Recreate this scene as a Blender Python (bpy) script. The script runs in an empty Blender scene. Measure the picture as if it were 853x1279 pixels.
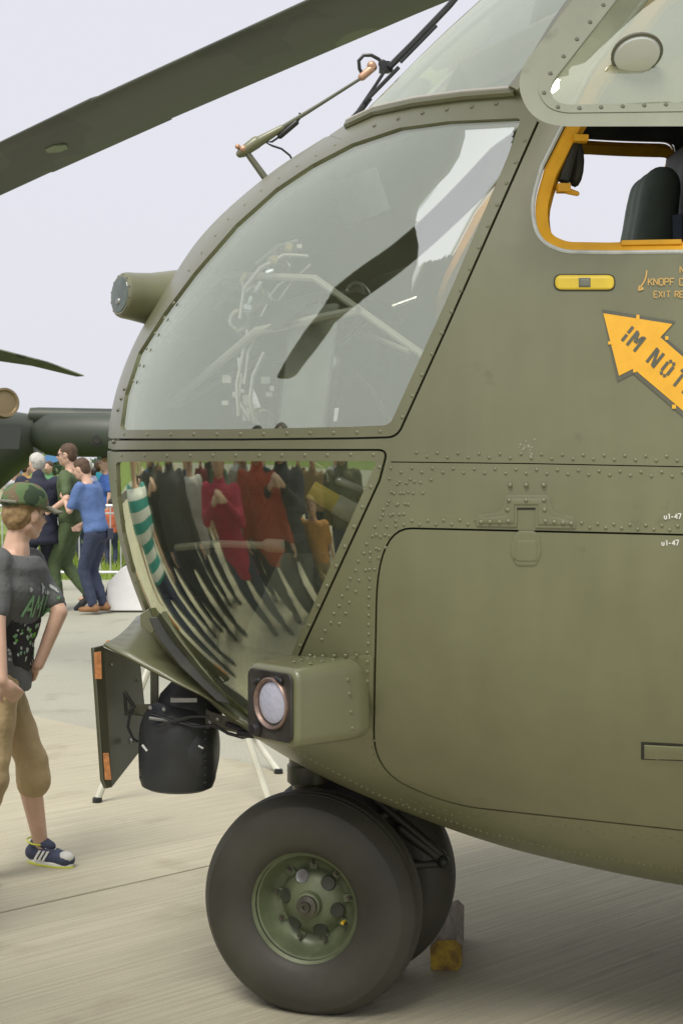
import bpy, bmesh, math, random
import numpy as np
from mathutils import Vector, Matrix, noise
from mathutils.bvhtree import BVHTree
from mathutils.geometry import delaunay_2d_cdt
R = math.radians
random.seed(7)
sc = bpy.context.scene
COL = sc.collection

# ------------------------------------------------------------------ camera, sky, sun, exposure
FPX, CX, CY, CAMH = 1900.0, 426.5, 639.5, 1.56          # focal length in photo pixels (853 x 1279)
PITCH = math.atan(54.5 / FPX)
cam_d = bpy.data.cameras.new('camera')
cam = bpy.data.objects.new('camera', cam_d)
COL.objects.link(cam)
cam.location = (0, 0, CAMH)
cam.rotation_euler = (R(90) - PITCH, 0, 0)
cam_d.sensor_fit = 'VERTICAL'
cam_d.sensor_height = 24
cam_d.lens = FPX / 1279 * 24
cam_d.clip_start = 0.05
cam_d.clip_end = 4000
cam_d.dof.use_dof = True
cam_d.dof.focus_distance = 3.8
cam_d.dof.aperture_fstop = 16
sc.camera = cam

SUN_ELEV, SUN_AZ = R(58), R(205)      # azimuth clockwise from +Y
world = bpy.data.worlds.new("World")
sc.world = world
world.use_nodes = True
nt = world.node_tree
nt.nodes.clear()
wo = nt.nodes.new('ShaderNodeOutputWorld')
bg = nt.nodes.new('ShaderNodeBackground')
sky = nt.nodes.new('ShaderNodeTexSky')
sky.sky_type = 'NISHITA'
sky.sun_disc = False
sky.sun_elevation = SUN_ELEV
sky.sun_rotation = SUN_AZ
sky.dust_density = 6
sky.air_density = 1.5
mixn = nt.nodes.new('ShaderNodeMix')
mixn.data_type = 'RGBA'
mixn.inputs[0].default_value = 0.93      # a thick even overcast over the sky
mixn.inputs[7].default_value = (7.35, 7.35, 8.0, 1)
nt.links.new(sky.outputs[0], mixn.inputs[6])
nt.links.new(mixn.outputs[2], bg.inputs[0])
bg.inputs[1].default_value = 0.10
nt.links.new(bg.outputs[0], wo.inputs[0])

sl = bpy.data.lights.new('sun', 'SUN')
sl.energy = 2.9
sl.angle = R(28)
sl.color = (1.0, 0.95, 0.86)
sun = bpy.data.objects.new('sun', sl)
COL.objects.link(sun)
sd = Vector((math.sin(SUN_AZ) * math.cos(SUN_ELEV), math.cos(SUN_AZ) * math.cos(SUN_ELEV), math.sin(SUN_ELEV)))
sun.rotation_euler = sd.to_track_quat('Z', 'Y').to_euler()
sun.location = sd * 50
sc.view_settings.view_transform = 'Standard'
sc.view_settings.look = 'None'
sc.view_settings.exposure = 0.16
sc.view_settings.gamma = 1.0

# ------------------------------------------------------------------ pixels to places
FW = Vector((0, math.cos(PITCH), -math.sin(PITCH)))
UP = Vector((0, math.sin(PITCH), math.cos(PITCH)))
CAMP = Vector((0, 0, CAMH))
def ray(px, py):
    return (FW + Vector((1, 0, 0)) * ((px - CX) / FPX) + UP * ((CY - py) / FPX))
def at(px, py, Y):
    r = ray(px, py)
    return CAMP + r * (Y / r.y)
def ground(px, py, z=0.0):
    r = ray(px, py)
    return CAMP + r * ((z - CAMH) / r.z)

# ------------------------------------------------------------------ materials
MATS = {}
def mat(name, col, rough=0.6, metal=0.0, spec=0.5, var=0.0, vscale=8.0, bump=0.0, bscale=60.0, dist=0.01, coord='Object', stretch=None, col2=None, emit=None):
    if name in MATS: return MATS[name]
    m = bpy.data.materials.new(name)
    m.use_nodes = True
    t = m.node_tree
    b = t.nodes['Principled BSDF']
    b.inputs['Base Color'].default_value = (*col, 1)
    b.inputs['Roughness'].default_value = rough
    b.inputs['Metallic'].default_value = metal
    b.inputs['Specular IOR Level'].default_value = spec
    if emit:
        b.inputs['Emission Color'].default_value = (*emit[:3], 1)
        b.inputs['Emission Strength'].default_value = emit[3]
    if var or bump or col2:
        tc = t.nodes.new('ShaderNodeTexCoord')
        mp = t.nodes.new('ShaderNodeMapping')
        t.links.new(tc.outputs[coord], mp.inputs[0])
        if stretch: mp.inputs['Scale'].default_value = stretch
    if var or col2:
        n = t.nodes.new('ShaderNodeTexNoise')
        n.inputs['Scale'].default_value = vscale
        n.inputs['Detail'].default_value = 6
        n.inputs['Roughness'].default_value = 0.6
        t.links.new(mp.outputs[0], n.inputs[0])
        r = t.nodes.new('ShaderNodeValToRGB')
        c2 = col2 if col2 else tuple(c * (1 - var) for c in col)
        c1 = col if col2 else tuple(min(1, c * (1 + var)) for c in col)
        r.color_ramp.elements[0].position = 0.32
        r.color_ramp.elements[1].position = 0.68
        r.color_ramp.elements[0].color = (*c2, 1)
        r.color_ramp.elements[1].color = (*c1, 1)
        t.links.new(n.outputs[0], r.inputs[0])
        t.links.new(r.outputs[0], b.inputs['Base Color'])
        mr = t.nodes.new('ShaderNodeMapRange')
        mr.inputs['From Min'].default_value = 0.3
        mr.inputs['From Max'].default_value = 0.7
        mr.inputs['To Min'].default_value = max(0, rough - 0.07)
        mr.inputs['To Max'].default_value = min(1, rough + 0.07)
        t.links.new(n.outputs[0], mr.inputs[0])
        t.links.new(mr.outputs[0], b.inputs['Roughness'])
    if bump:
        n2 = t.nodes.new('ShaderNodeTexNoise')
        n2.inputs['Scale'].default_value = bscale
        n2.inputs['Detail'].default_value = 4
        t.links.new(mp.outputs[0], n2.inputs[0])
        bp = t.nodes.new('ShaderNodeBump')
        bp.inputs['Strength'].default_value = bump
        bp.inputs['Distance'].default_value = dist
        t.links.new(n2.outputs[0], bp.inputs['Height'])
        t.links.new(bp.outputs[0], b.inputs['Normal'])
    MATS[name] = m
    return m

def camo(name, cols, scale, rough=0.7, seed=0.0, detail=1.5):
    if name in MATS: return MATS[name]
    m = bpy.data.materials.new(name); m.use_nodes = True
    t = m.node_tree; b = t.nodes['Principled BSDF']
    b.inputs['Roughness'].default_value = rough
    tc = t.nodes.new('ShaderNodeTexCoord'); mp = t.nodes.new('ShaderNodeMapping')
    mp.inputs['Location'].default_value = (seed, seed * 2, seed * .7)
    t.links.new(tc.outputs['Object'], mp.inputs[0])
    n = t.nodes.new('ShaderNodeTexNoise'); n.inputs['Scale'].default_value = scale
    n.inputs['Detail'].default_value = detail
    t.links.new(mp.outputs[0], n.inputs[0])
    r = t.nodes.new('ShaderNodeValToRGB')
    e = r.color_ramp.elements
    pos = [0.0, .44, .56, .66, .75]
    e[0].position = 0; e[0].color = (*cols[0], 1)
    e[1].position = pos[1]; e[1].color = (*cols[1], 1)
    for i in range(2, len(cols)):
        k = e.new(pos[i]); k.color = (*cols[i], 1)
    r.color_ramp.interpolation = 'CONSTANT'
    t.links.new(n.outputs[0], r.inputs[0]); t.links.new(r.outputs[0], b.inputs['Base Color'])
    MATS[name] = m
    return m

def glass(name, lo, hi, power=4.0, tint=(1, 1, 1), rough=0.0, dusty=0.0):
    """a clear pane: see-through, mirroring more towards grazing angles, with a thin film of dust"""
    m = bpy.data.materials.new(name); m.use_nodes = True
    t = m.node_tree; t.nodes.clear()
    o = t.nodes.new('ShaderNodeOutputMaterial')
    lw = t.nodes.new('ShaderNodeLayerWeight'); lw.inputs[0].default_value = 0.5
    pw = t.nodes.new('ShaderNodeMath'); pw.operation = 'POWER'; pw.inputs[1].default_value = power
    t.links.new(lw.outputs['Facing'], pw.inputs[0])
    mr = t.nodes.new('ShaderNodeMapRange'); mr.inputs['To Min'].default_value = lo; mr.inputs['To Max'].default_value = hi
    t.links.new(pw.outputs[0], mr.inputs[0])
    tr = t.nodes.new('ShaderNodeBsdfTransparent'); tr.inputs[0].default_value = (*tint, 1)
    gl = t.nodes.new('ShaderNodeBsdfGlossy'); gl.inputs['Roughness'].default_value = rough
    gl.inputs['Color'].default_value = (.93, .985, .82, 1)
    mx = t.nodes.new('ShaderNodeMixShader')
    t.links.new(mr.outputs[0], mx.inputs[0]); t.links.new(tr.outputs[0], mx.inputs[1]); t.links.new(gl.outputs[0], mx.inputs[2])
    last = mx
    if dusty:
        df = t.nodes.new('ShaderNodeBsdfDiffuse'); df.inputs[0].default_value = (.48, .52, .36, 1)
        n = t.nodes.new('ShaderNodeTexNoise'); n.inputs['Scale'].default_value = 3.5; n.inputs['Detail'].default_value = 8
        tc = t.nodes.new('ShaderNodeTexCoord'); t.links.new(tc.outputs['Object'], n.inputs[0])
        m2 = t.nodes.new('ShaderNodeMapRange'); m2.inputs['From Min'].default_value = .3; m2.inputs['From Max'].default_value = .75
        m2.inputs['To Min'].default_value = dusty * .35; m2.inputs['To Max'].default_value = dusty * 1.5
        t.links.new(n.outputs[0], m2.inputs[0])
        mx2 = t.nodes.new('ShaderNodeMixShader')
        t.links.new(m2.outputs[0], mx2.inputs[0]); t.links.new(mx.outputs[0], mx2.inputs[1]); t.links.new(df.outputs[0], mx2.inputs[2])
        last = mx2
    t.links.new(last.outputs[0], o.inputs[0])
    MATS[name] = m
    return m

def paint_mat(name, c1, c2, rough=0.42):
    """weathered olive aircraft paint: broad tone drift, streaks, specks, faint skin waviness"""
    m = bpy.data.materials.new(name); m.use_nodes = True
    t = m.node_tree; b = t.nodes['Principled BSDF']
    b.inputs['Specular IOR Level'].default_value = .5
    b.inputs['Coat Weight'].default_value = .8; b.inputs['Coat Roughness'].default_value = .33; b.inputs['Coat IOR'].default_value = 1.5
    tc = t.nodes.new('ShaderNodeTexCoord')
    n1 = t.nodes.new('ShaderNodeTexNoise'); n1.inputs['Scale'].default_value = 2.2; n1.inputs['Detail'].default_value = 8; n1.inputs['Roughness'].default_value = .62
    t.links.new(tc.outputs['Object'], n1.inputs[0])
    mp = t.nodes.new('ShaderNodeMapping'); mp.inputs['Scale'].default_value = (14, 14, 1.6)
    t.links.new(tc.outputs['Object'], mp.inputs[0])
    n2 = t.nodes.new('ShaderNodeTexNoise'); n2.inputs['Scale'].default_value = 1.0; n2.inputs['Detail'].default_value = 6
    t.links.new(mp.outputs[0], n2.inputs[0])
    ad = t.nodes.new('ShaderNodeMath'); ad.operation = 'MULTIPLY_ADD'; ad.inputs[1].default_value = .65
    mu = t.nodes.new('ShaderNodeMath'); mu.operation = 'MULTIPLY'; mu.inputs[1].default_value = .35
    t.links.new(n2.outputs[0], mu.inputs[0]); t.links.new(n1.outputs[0], ad.inputs[0]); t.links.new(mu.outputs[0], ad.inputs[2])
    r = t.nodes.new('ShaderNodeValToRGB')
    r.color_ramp.elements[0].position = .36; r.color_ramp.elements[0].color = (*c2, 1)
    r.color_ramp.elements[1].position = .62; r.color_ramp.elements[1].color = (*c1, 1)
    t.links.new(ad.outputs[0], r.inputs[0])
    # scuffs: sparse darker smudges
    n3 = t.nodes.new('ShaderNodeTexNoise'); n3.inputs['Scale'].default_value = 11; n3.inputs['Detail'].default_value = 5
    t.links.new(tc.outputs['Object'], n3.inputs[0])
    r3 = t.nodes.new('ShaderNodeValToRGB')
    r3.color_ramp.elements[0].position = .66; r3.color_ramp.elements[0].color = (0, 0, 0, 1)
    r3.color_ramp.elements[1].position = .80; r3.color_ramp.elements[1].color = (1, 1, 1, 1)
    t.links.new(n3.outputs[0], r3.inputs[0])
    mx = t.nodes.new('ShaderNodeMix'); mx.data_type = 'RGBA'; mx.blend_type = 'MULTIPLY'
    sm = t.nodes.new('ShaderNodeMath'); sm.operation = 'MULTIPLY'; sm.inputs[1].default_value = .6
    t.links.new(r3.outputs[0], sm.inputs[0]); t.links.new(sm.outputs[0], mx.inputs[0])
    t.links.new(r.outputs[0], mx.inputs[6]); mx.inputs[7].default_value = (.45, .42, .36, 1)
    t.links.new(mx.outputs[2], b.inputs['Base Color'])
    mr = t.nodes.new('ShaderNodeMapRange'); mr.inputs['To Min'].default_value = rough - .1; mr.inputs['To Max'].default_value = rough + .14
    t.links.new(ad.outputs[0], mr.inputs[0]); t.links.new(mr.outputs[0], b.inputs['Roughness'])
    n4 = t.nodes.new('ShaderNodeTexNoise'); n4.inputs['Scale'].default_value = 5; n4.inputs['Detail'].default_value = 2
    t.links.new(tc.outputs['Object'], n4.inputs[0])
    b1 = t.nodes.new('ShaderNodeBump'); b1.inputs['Strength'].default_value = .45; b1.inputs['Distance'].default_value = .012
    t.links.new(n4.outputs[0], b1.inputs['Height'])
    n5 = t.nodes.new('ShaderNodeTexNoise'); n5.inputs['Scale'].default_value = 260; n5.inputs['Detail'].default_value = 2
    t.links.new(tc.outputs['Object'], n5.inputs[0])
    b2 = t.nodes.new('ShaderNodeBump'); b2.inputs['Strength'].default_value = .12; b2.inputs['Distance'].default_value = .001
    t.links.new(n5.outputs[0], b2.inputs['Height']); t.links.new(b1.outputs[0], b2.inputs['Normal'])
    t.links.new(b2.outputs[0], b.inputs['Normal'])
    MATS[name] = m
    return m

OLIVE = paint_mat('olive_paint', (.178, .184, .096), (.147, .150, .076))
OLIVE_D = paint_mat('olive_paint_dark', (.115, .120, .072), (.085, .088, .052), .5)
BLACKP = mat('black_plastic', (.018, .019, .02), .38, var=.3, vscale=20)
DARKM = mat('dark_metal', (.035, .037, .03), .5, .2, var=.3, vscale=25)
RUBBER = mat('tyre_rubber', (.052, .050, .038), .6, var=.28, vscale=4, bump=.15, bscale=90, dist=.002)
LINING = mat('cabin_lining', (.085, .09, .08), .75, var=.25, vscale=6)
GREYM = mat('grey_metal', (.30, .31, .30), .4, .6, var=.2, vscale=20)
YELLOW = mat('yellow_paint', (.80, .42, .02), .5, var=.10, vscale=15)
YELLOW2 = mat('yellow_plate', (.74, .55, .045), .45, var=.08, vscale=15)
STENCIL = mat('stencil_dark', (.11, .115, .085), .6, var=.1)
SEALM = mat('rubber_seal', (.50, .53, .50), .55, var=.15, vscale=30)
G_SIDE = glass('glass_quarter', .255, 1.0, 3.0, (.97, .98, .96), 0.0, .03)
G_CHIN = glass('glass_chin', .24, 1.0, 2.0, (.90, .91, .86), 0.0, .035)
G_WIND = glass('glass_windscreen', .44, .97, 2.2, (.84, .86, .82), 0.0, .16)
G_BUB = glass('glass_bubble', .52, .95, 2.0, (.9, .9, .9), 0.0, .42)

# ------------------------------------------------------------------ mesh helpers
class MB:
    def __init__(s): s.v = []; s.f = []; s.smooth = True
    def add(s, vs, fs):
        o = len(s.v); s.v += [tuple(v) for v in vs]; s.f += [tuple(i + o for i in f) for f in fs]; return s
    def grid(s, rows, close_u=False, close_v=False, capa=False, capb=False):
        n, k = len(rows), len(rows[0]); vs = [p for r in rows for p in r]; fs = []
        for i in range(n if close_v else n - 1):
            for j in range(k if close_u else k - 1):
                a, b = i * k + j, i * k + (j + 1) % k
                c, d = ((i + 1) % n) * k + (j + 1) % k, ((i + 1) % n) * k + j
                fs.append((a, b, c, d))
        if capa: fs.append(tuple(range(k))[::-1])
        if capb: fs.append(tuple((n - 1) * k + j for j in range(k)))
        return s.add(vs, fs)
    def tube(s, pts, r, n=8, cap=True):
        pts = [Vector(p) for p in pts]; rows = []
        rr = r if hasattr(r, '__len__') else [r] * len(pts)
        ref = None
        for i, p in enumerate(pts):
            t = (pts[min(i + 1, len(pts) - 1)] - pts[max(i - 1, 0)]).normalized()
            if ref is None: ref = Vector((0, 0, 1)) if abs(t.z) < .9 else Vector((1, 0, 0))
            a = (ref - t * ref.dot(t)).normalized(); ref = a; b = t.cross(a)
            rows.append([p + (a * math.cos(2 * math.pi * j / n) + b * math.sin(2 * math.pi * j / n)) * rr[i] for j in range(n)])
        return s.grid(rows, close_u=True, capa=cap, capb=cap)
    def box(s, c, d, rot=None):
        c = Vector(c); vs = []
        for x in (-1, 1):
            for y in (-1, 1):
                for z in (-1, 1):
                    v = Vector((x * d[0] / 2, y * d[1] / 2, z * d[2] / 2))
                    if rot is not None: v = rot @ v
                    vs.append(c + v)
        return s.add(vs, [(0, 1, 3, 2), (4, 6, 7, 5), (0, 4, 5, 1), (2, 3, 7, 6), (0, 2, 6, 4), (1, 5, 7, 3)])
    def prism(s, poly, off):
        """poly: 3D points in order; extruded by the vector off"""
        n = len(poly); off = Vector(off); vs = [Vector(p) for p in poly]; vs += [p + off for p in vs]
        fs = [tuple(range(n))[::-1], tuple(range(n, 2 * n))] + [(i, (i + 1) % n, (i + 1) % n + n, i + n) for i in range(n)]
        return s.add(vs, fs)
    def lathe(s, prof, c, ax, n=32, closed=False):
        """prof: (radius, along) pairs round the axis ax through c"""
        c = Vector(c); ax = Vector(ax).normalized()
        a = ax.orthogonal().normalized(); b = ax.cross(a); rows = []
        for r, h in prof:
            rows.append([c + ax * h + (a * math.cos(2 * math.pi * j / n) + b * math.sin(2 * math.pi * j / n)) * max(r, 1e-5) for j in range(n)])
        return s.grid(rows, close_u=True, close_v=closed)
    def ell(s, c, r, rot=None, n=12, k=8):
        c = Vector(c); rows = []
        if not hasattr(r, '__len__'): r = (r, r, r)
        top = None
        vs = []; fs = []
        def P(x, y, z):
            v = Vector((x * r[0], y * r[1], z * r[2]))
            if rot is not None: v = rot @ v
            return c + v
        vs.append(P(0, 0, -1))
        for i in range(1, k):
            ph = -math.pi / 2 + math.pi * i / k
            for j in range(n):
                th = 2 * math.pi * j / n
                vs.append(P(math.cos(ph) * math.cos(th), math.cos(ph) * math.sin(th), math.sin(ph)))
        vs.append(P(0, 0, 1))
        for j in range(n): fs.append((0, 1 + (j + 1) % n, 1 + j))
        for i in range(k - 2):
            for j in range(n):
                a, b = 1 + i * n + j, 1 + i * n + (j + 1) % n
                fs.append((a, b, b + n, a + n))
        l = len(vs) - 1; o = 1 + (k - 2) * n
        for j in range(n): fs.append((l, o + j, o + (j + 1) % n))
        return s.add(vs, fs)
    def cap(s, a, b, ra, rb, n=10, flat=None):
        """tapered capsule"""
        a, b = Vector(a), Vector(b); t = (b - a)
        L = t.length
        if L < 1e-5: return s.ell(a, ra)
        t /= L; u = t.orthogonal().normalized(); w = t.cross(u); rows = []
        for k in range(0, 4):
            th = math.pi / 2 * (k / 3.5 - 1) if k else -math.pi / 2 + .12
            th = -math.pi / 2 + .1 + (math.pi / 2 - .1) * k / 3
            rows.append((a + t * ra * math.sin(th), ra * math.cos(th)))
        for k in range(0, 4):
            th = (math.pi / 2 - .1) * k / 3
            rows.append((b + t * rb * math.sin(th), rb * math.cos(th)))
        rr = [[p + (u * math.cos(2 * math.pi * j / n) + w * math.sin(2 * math.pi * j / n)) * q for j in range(n)] for p, q in rows]
        return s.grid(rr, close_u=True, capa=True, capb=True)
    def mesh(s, name='m', smooth=True, merge=False):
        me = bpy.data.meshes.new(name); me.from_pydata(s.v, [], s.f); me.update()
        bm = bmesh.new(); bm.from_mesh(me)
        if merge: bmesh.ops.remove_doubles(bm, verts=bm.verts, dist=1e-5)
        bmesh.ops.recalc_face_normals(bm, faces=bm.faces)
        bm.to_mesh(me); bm.free()
        if smooth:
            me.shade_smooth()
        return me
def shade(me, ang=35):
    me.shade_smooth()
    try: me.set_sharp_from_angle(angle=R(ang))
    except Exception: pass
def link(name, me, m, parent=None):
    o = bpy.data.objects.new(name, me); COL.objects.link(o)
    if m is not None:
        me.materials.clear(); me.materials.append(m)
    if parent is not None: o.parent = parent
    return o
def build(name, mb, m, parent=None, ang=35, bevel=0, seg=2, merge=False):
    me = mb.mesh(name, merge=merge); shade(me, ang)
    o = link(name, me, m, parent)
    if bevel:
        b = o.modifiers.new('bevel', 'BEVEL'); b.width = bevel; b.segments = seg; b.limit_method = 'ANGLE'; b.angle_limit = R(40)
        b.harden_normals = False
    return o
def tag(o, label=None, cat=None, group=None, kind=None):
    if label: o['label'] = label
    if cat: o['category'] = cat
    if group: o['group'] = group
    if kind: o['kind'] = kind
    return o
def empty(name, loc=(0, 0, 0), rz=0.0):
    o = bpy.data.objects.new(name, None); COL.objects.link(o); o.location = loc; o.rotation_euler = (0, 0, rz)
    o.empty_display_size = .1
    return o
def copy_tree(o, parent=None):
    c = o.copy(); COL.objects.link(c)
    if parent is not None: c.parent = parent
    for ch in list(o.children): copy_tree(ch, c)
    return c
def remesh(mb, voxel, smooth=6, fac=.5):
    """all the closed shapes in mb fused into one continuous skin"""
    me = mb.mesh('tmp')
    o = bpy.data.objects.new('tmp', me); COL.objects.link(o)
    rm = o.modifiers.new('r', 'REMESH'); rm.mode = 'VOXEL'; rm.voxel_size = voxel
    sm = o.modifiers.new('s', 'SMOOTH'); sm.iterations = smooth; sm.factor = fac
    dg = bpy.context.evaluated_depsgraph_get(); dg.update()
    ev = o.evaluated_get(dg)
    out = bpy.data.meshes.new_from_object(ev)
    bpy.data.objects.remove(o); bpy.data.meshes.remove(me)
    out.shade_smooth()
    return out

# ================================================================== THE NEAR HELICOPTER
# frame of the machine: x runs aft, y to the far side, z up; the nose tip is at x = -S0
S0 = 0.587
HELI = empty('helicopter', (-0.10, 4.56, 0), R(3))
tag(HELI, 'large olive green helicopter filling the foreground, its glazed nose pointing left', 'helicopter')
HM = Matrix.Translation((-0.10, 4.56, 0)) @ Matrix.Rotation(R(3), 4, 'Z')
HI = HM.inverted()
HR = HI.to_3x3()
def loc(p): return HI @ Vector(p)
def lat(px, py, Y): return HI @ at(px, py, Y)

def pchip(xs, ys):
    xs = np.array(xs, float); ys = np.array(ys, float)
    h = np.diff(xs); d = np.diff(ys) / h; m = np.zeros(len(xs))
    m[0], m[-1] = d[0], d[-1]
    for i in range(1, len(xs) - 1):
        if d[i - 1] * d[i] > 0:
            w1, w2 = 2 * h[i] + h[i - 1], h[i] + 2 * h[i - 1]
            m[i] = (w1 + w2) / (w1 / d[i - 1] + w2 / d[i])
    def f(x):
        x = np.clip(np.asarray(x, float), xs[0], xs[-1])
        i = np.clip(np.searchsorted(xs, x, 'right') - 1, 0, len(xs) - 2)
        t = (x - xs[i]) / h[i]
        return ((1 + 2 * t) * (1 - t) ** 2 * ys[i] + t * (1 - t) ** 2 * h[i] * m[i] + t * t * (3 - 2 * t) * ys[i + 1] + t * t * (t - 1) * h[i] * m[i + 1])
    return f
ZM = 1.60
_tq = [0, .15, .268, .41, .525, .685, .84, 1.0, 1.14, 1.34, 1.7, 3.2]
_tv = [0, .175, .31, .475, .632, .802, .955, 1.25, 1.56, 1.63, 1.65, 1.65]
_bq = [0, .11, .19, .29, .38, .50, .63, .72, .9, 1.1, 1.41, 1.8, 3.2]
_bv = [0, .13, .262, .415, .55, .68, .805, .88, 1.015, 1.15, 1.285, 1.34, 1.34]
ftop, fbot = pchip(_tq, _tv), pchip(_bq, _bv)
def width(s):
    u = np.clip(1 - s / 2.2, 0, 1)
    return 1.2 * (1 - u ** 2.3) ** (1 / 2.3)
def sect(s, phi):
    """point of the nose skin (near half, y<0) at station s and section angle phi"""
    s = np.asarray(s, float); phi = np.asarray(phi, float)
    q = np.sqrt(np.maximum(s, 0)); k = np.clip(s / .6, 0, 1)
    mt = 2.0 + .55 * k; mb = 2.0 + .5 * k
    m = np.where(phi > 0, mt, mb)
    c = np.cos(phi); sn = np.abs(np.sin(phi))
    y = -width(s) * np.maximum(c, 0) ** (2 / m)
    h = np.where(phi > 0, ftop(q), -fbot(q))
    z = ZM + h * sn ** (2 / m)
    return np.stack([s - S0, y, z], -1)
def t_of_s(s): return (s + np.sqrt(s * s + 2 * s)) / 2       # s = t^2/(t+.5)
def s_of_t(t): return t * t / (t + .5)
def chart3(pq):
    pq = np.asarray(pq, float); t = np.hypot(pq[..., 0], pq[..., 1]); ph = np.arctan2(pq[..., 1], np.maximum(pq[..., 0], 0))
    return sect(s_of_t(t), ph)
def to_chart(P):
    s = P[0] + S0; s = max(s, 0); q = math.sqrt(s); k = min(s / .6, 1)
    up = P[2] > ZM; m = 2 + (.55 if up else .5) * k
    h = float(ftop(q)) if up else float(fbot(q))
    a = min(abs(P[1]) / max(float(width(s)), 1e-6), 1); b = abs(P[2] - ZM) / max(h, 1e-6)
    ph = math.atan2(b ** (m / 2), a ** (m / 2)) * (1 if up else -1)
    t = float(t_of_s(s)); return (t * math.cos(ph), t * math.sin(ph))
SMAX = 2.6
NT, NP = 170, 170
_t = np.linspace(0.0, float(t_of_s(SMAX)), NT); _ph = np.linspace(-math.pi / 2, math.pi / 2, NP)
_T, _P = np.meshgrid(_t, _ph, indexing='ij')
_G = sect(s_of_t(_T), _P)
_vs = [Vector(v) for v in _G.reshape(-1, 3)]
_fs = []
for i in range(NT - 1):
    for j in range(NP - 1):
        a = i * NP + j
        _fs.append((a, a + 1, a + NP + 1, a + NP))
BVH = BVHTree.FromPolygons(_vs, _fs)
CAML = loc(CAMP)
def hit(px, py, nudge=(330, 600)):
    """the spot of the skin seen at a photo pixel: (position, outward normal)"""
    x, y = px, py
    for k in range(160):
        h, n, i, d = BVH.ray_cast(CAML, (HR @ ray(x, y)).normalized())
        if h is not None:
            if n.dot(h - CAML) > 0: n = -n
            return h, n
        dx, dy = nudge[0] - x, nudge[1] - y; l = math.hypot(dx, dy) or 1
        x += dx / l; y += dy / l
    raise RuntimeError('no skin at %s %s' % (px, py))
def dens(poly, step=6.0, closed=True):
    out = []
    n = len(poly)
    for i in range(n if closed else n - 1):
        a, b = poly[i], poly[(i + 1) % n]; l = math.hypot(b[0] - a[0], b[1] - a[1]); k = max(1, int(l / step))
        for j in range(k): out.append((a[0] + (b[0] - a[0]) * j / k, a[1] + (b[1] - a[1]) * j / k))
    if not closed: out.append(poly[-1])
    return out
def roundpoly(poly, rad, closed=True, seg=6):
    """round the corners of a pixel outline; rad: number or one per corner"""
    out = []; n = len(poly)
    for i in range(n):
        r = rad[i] if hasattr(rad, '__len__') else rad
        if (not closed and i in (0, n - 1)) or r <= 0: out.append(poly[i]); continue
        p, a, b = Vector(poly[i]), Vector(poly[i - 1]), Vector(poly[(i + 1) % n])
        u, v = (a - p), (b - p); r1 = min(r, u.length * .48); r2 = min(r, v.length * .48)
        q0 = p + u.normalized() * r1; q1 = p + v.normalized() * r2
        for k in range(seg + 1):
            t = k / seg; w = q0 * (1 - t) ** 2 + p * 2 * t * (1 - t) + q1 * t * t; out.append((w.x, w.y))
    return out
def chart_line(pts, step=6.0, closed=True):
    return [to_chart(hit(x, y)[0]) for x, y in dens(pts, step, closed)]
def strip(pts, half, pre=None, post=None, closed=False):
    """a narrow groove along a pixel polyline, as polygon in the chart; pre/post: centreline heights to run on to"""
    d = dens(pts, 6, closed)
    n = len(d); A = []; B = []
    for i in range(n):
        a = d[i - 1] if (closed or i > 0) else d[0]; b = d[(i + 1) % n] if (closed or i < n - 1) else d[-1]
        tx, ty = b[0] - a[0], b[1] - a[1]; l = math.hypot(tx, ty) or 1; nx, ny = -ty / l, tx / l
        A.append(to_chart(hit(d[i][0] + nx * half, d[i][1] + ny * half)[0]))
        B.append(to_chart(hit(d[i][0] - nx * half, d[i][1] - ny * half)[0]))
    if pre:
        A.insert(0, (0.0, pre[0])); B.insert(0, (0.0, pre[1]))
    return (A, B) if closed else A + B[::-1]
def pip(P, poly):
    x, y = P[:, 0], P[:, 1]; ins = np.zeros(len(P), bool); q = np.array(poly); n = len(q)
    for i in range(n):
        x1, y1 = q[i - 1]; x2, y2 = q[i]
        c = ((y1 > y) != (y2 > y))
        if not c.any(): continue
        with np.errstate(divide='ignore', invalid='ignore'):
            xi = (x2 - x1) * (y - y1) / (y2 - y1) + x1
        ins ^= c & (x < xi)
    return ins
def cq(z, top=True):
    """chart coordinate of the centreline at height z"""
    lo, hi = 0.0, SMAX
    for _ in range(50):
        md = (lo + hi) / 2; h = float(ftop(math.sqrt(md))) if top else -float(fbot(math.sqrt(md)))
        if (h < z - ZM) == top: lo = md
        else: hi = md
    return float(t_of_s(lo)) * (1 if top else -1)

# ---- outlines, in photo pixels
Q_GLASS = roundpoly([(151, 537), (157, 493), (174, 441), (205, 392), (243, 341), (295, 281), (345, 236), (390, 206), (440, 180), (500, 160), (560, 152), (651, 148),
                     (634, 196), (559, 372), (487, 531), (440, 533), (300, 536)], [7, 0, 0, 0, 0, 0, 0, 0, 0, 0, 0, 6, 0, 0, 9, 0, 0])
Q_SEAM = roundpoly([(141, 549), (300, 549), (440, 547.5), (496, 546), (559, 407), (672, 152)], [0, 0, 0, 13, 0, 0], closed=False)
C_GLASS = roundpoly([(146, 577), (300, 576), (471, 576), (430, 668), (362, 824), (338, 880), (318, 908), (262, 868), (215, 815), (185, 768), (166, 715), (154, 665), (148, 620)],
                    [5, 0, 6, 0, 0, 0, 4, 0, 0, 0, 0, 0, 0])
C_SEAM = roundpoly([(142, 563), (300, 562), (484, 562), (474, 600), (382, 800), (352, 870), (336, 915)], [0, 0, 12, 0, 0, 0, 0], closed=False)
PANEL = roundpoly([(1150, 676), (853, 668), (560, 661), (472, 659), (468, 860), (466, 962), (560, 1005), (650, 1015), (853, 1037), (1150, 1075)],
                  [40, 0, 0, 95, 0, 62, 55, 0, 0, 40], seg=10)
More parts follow.
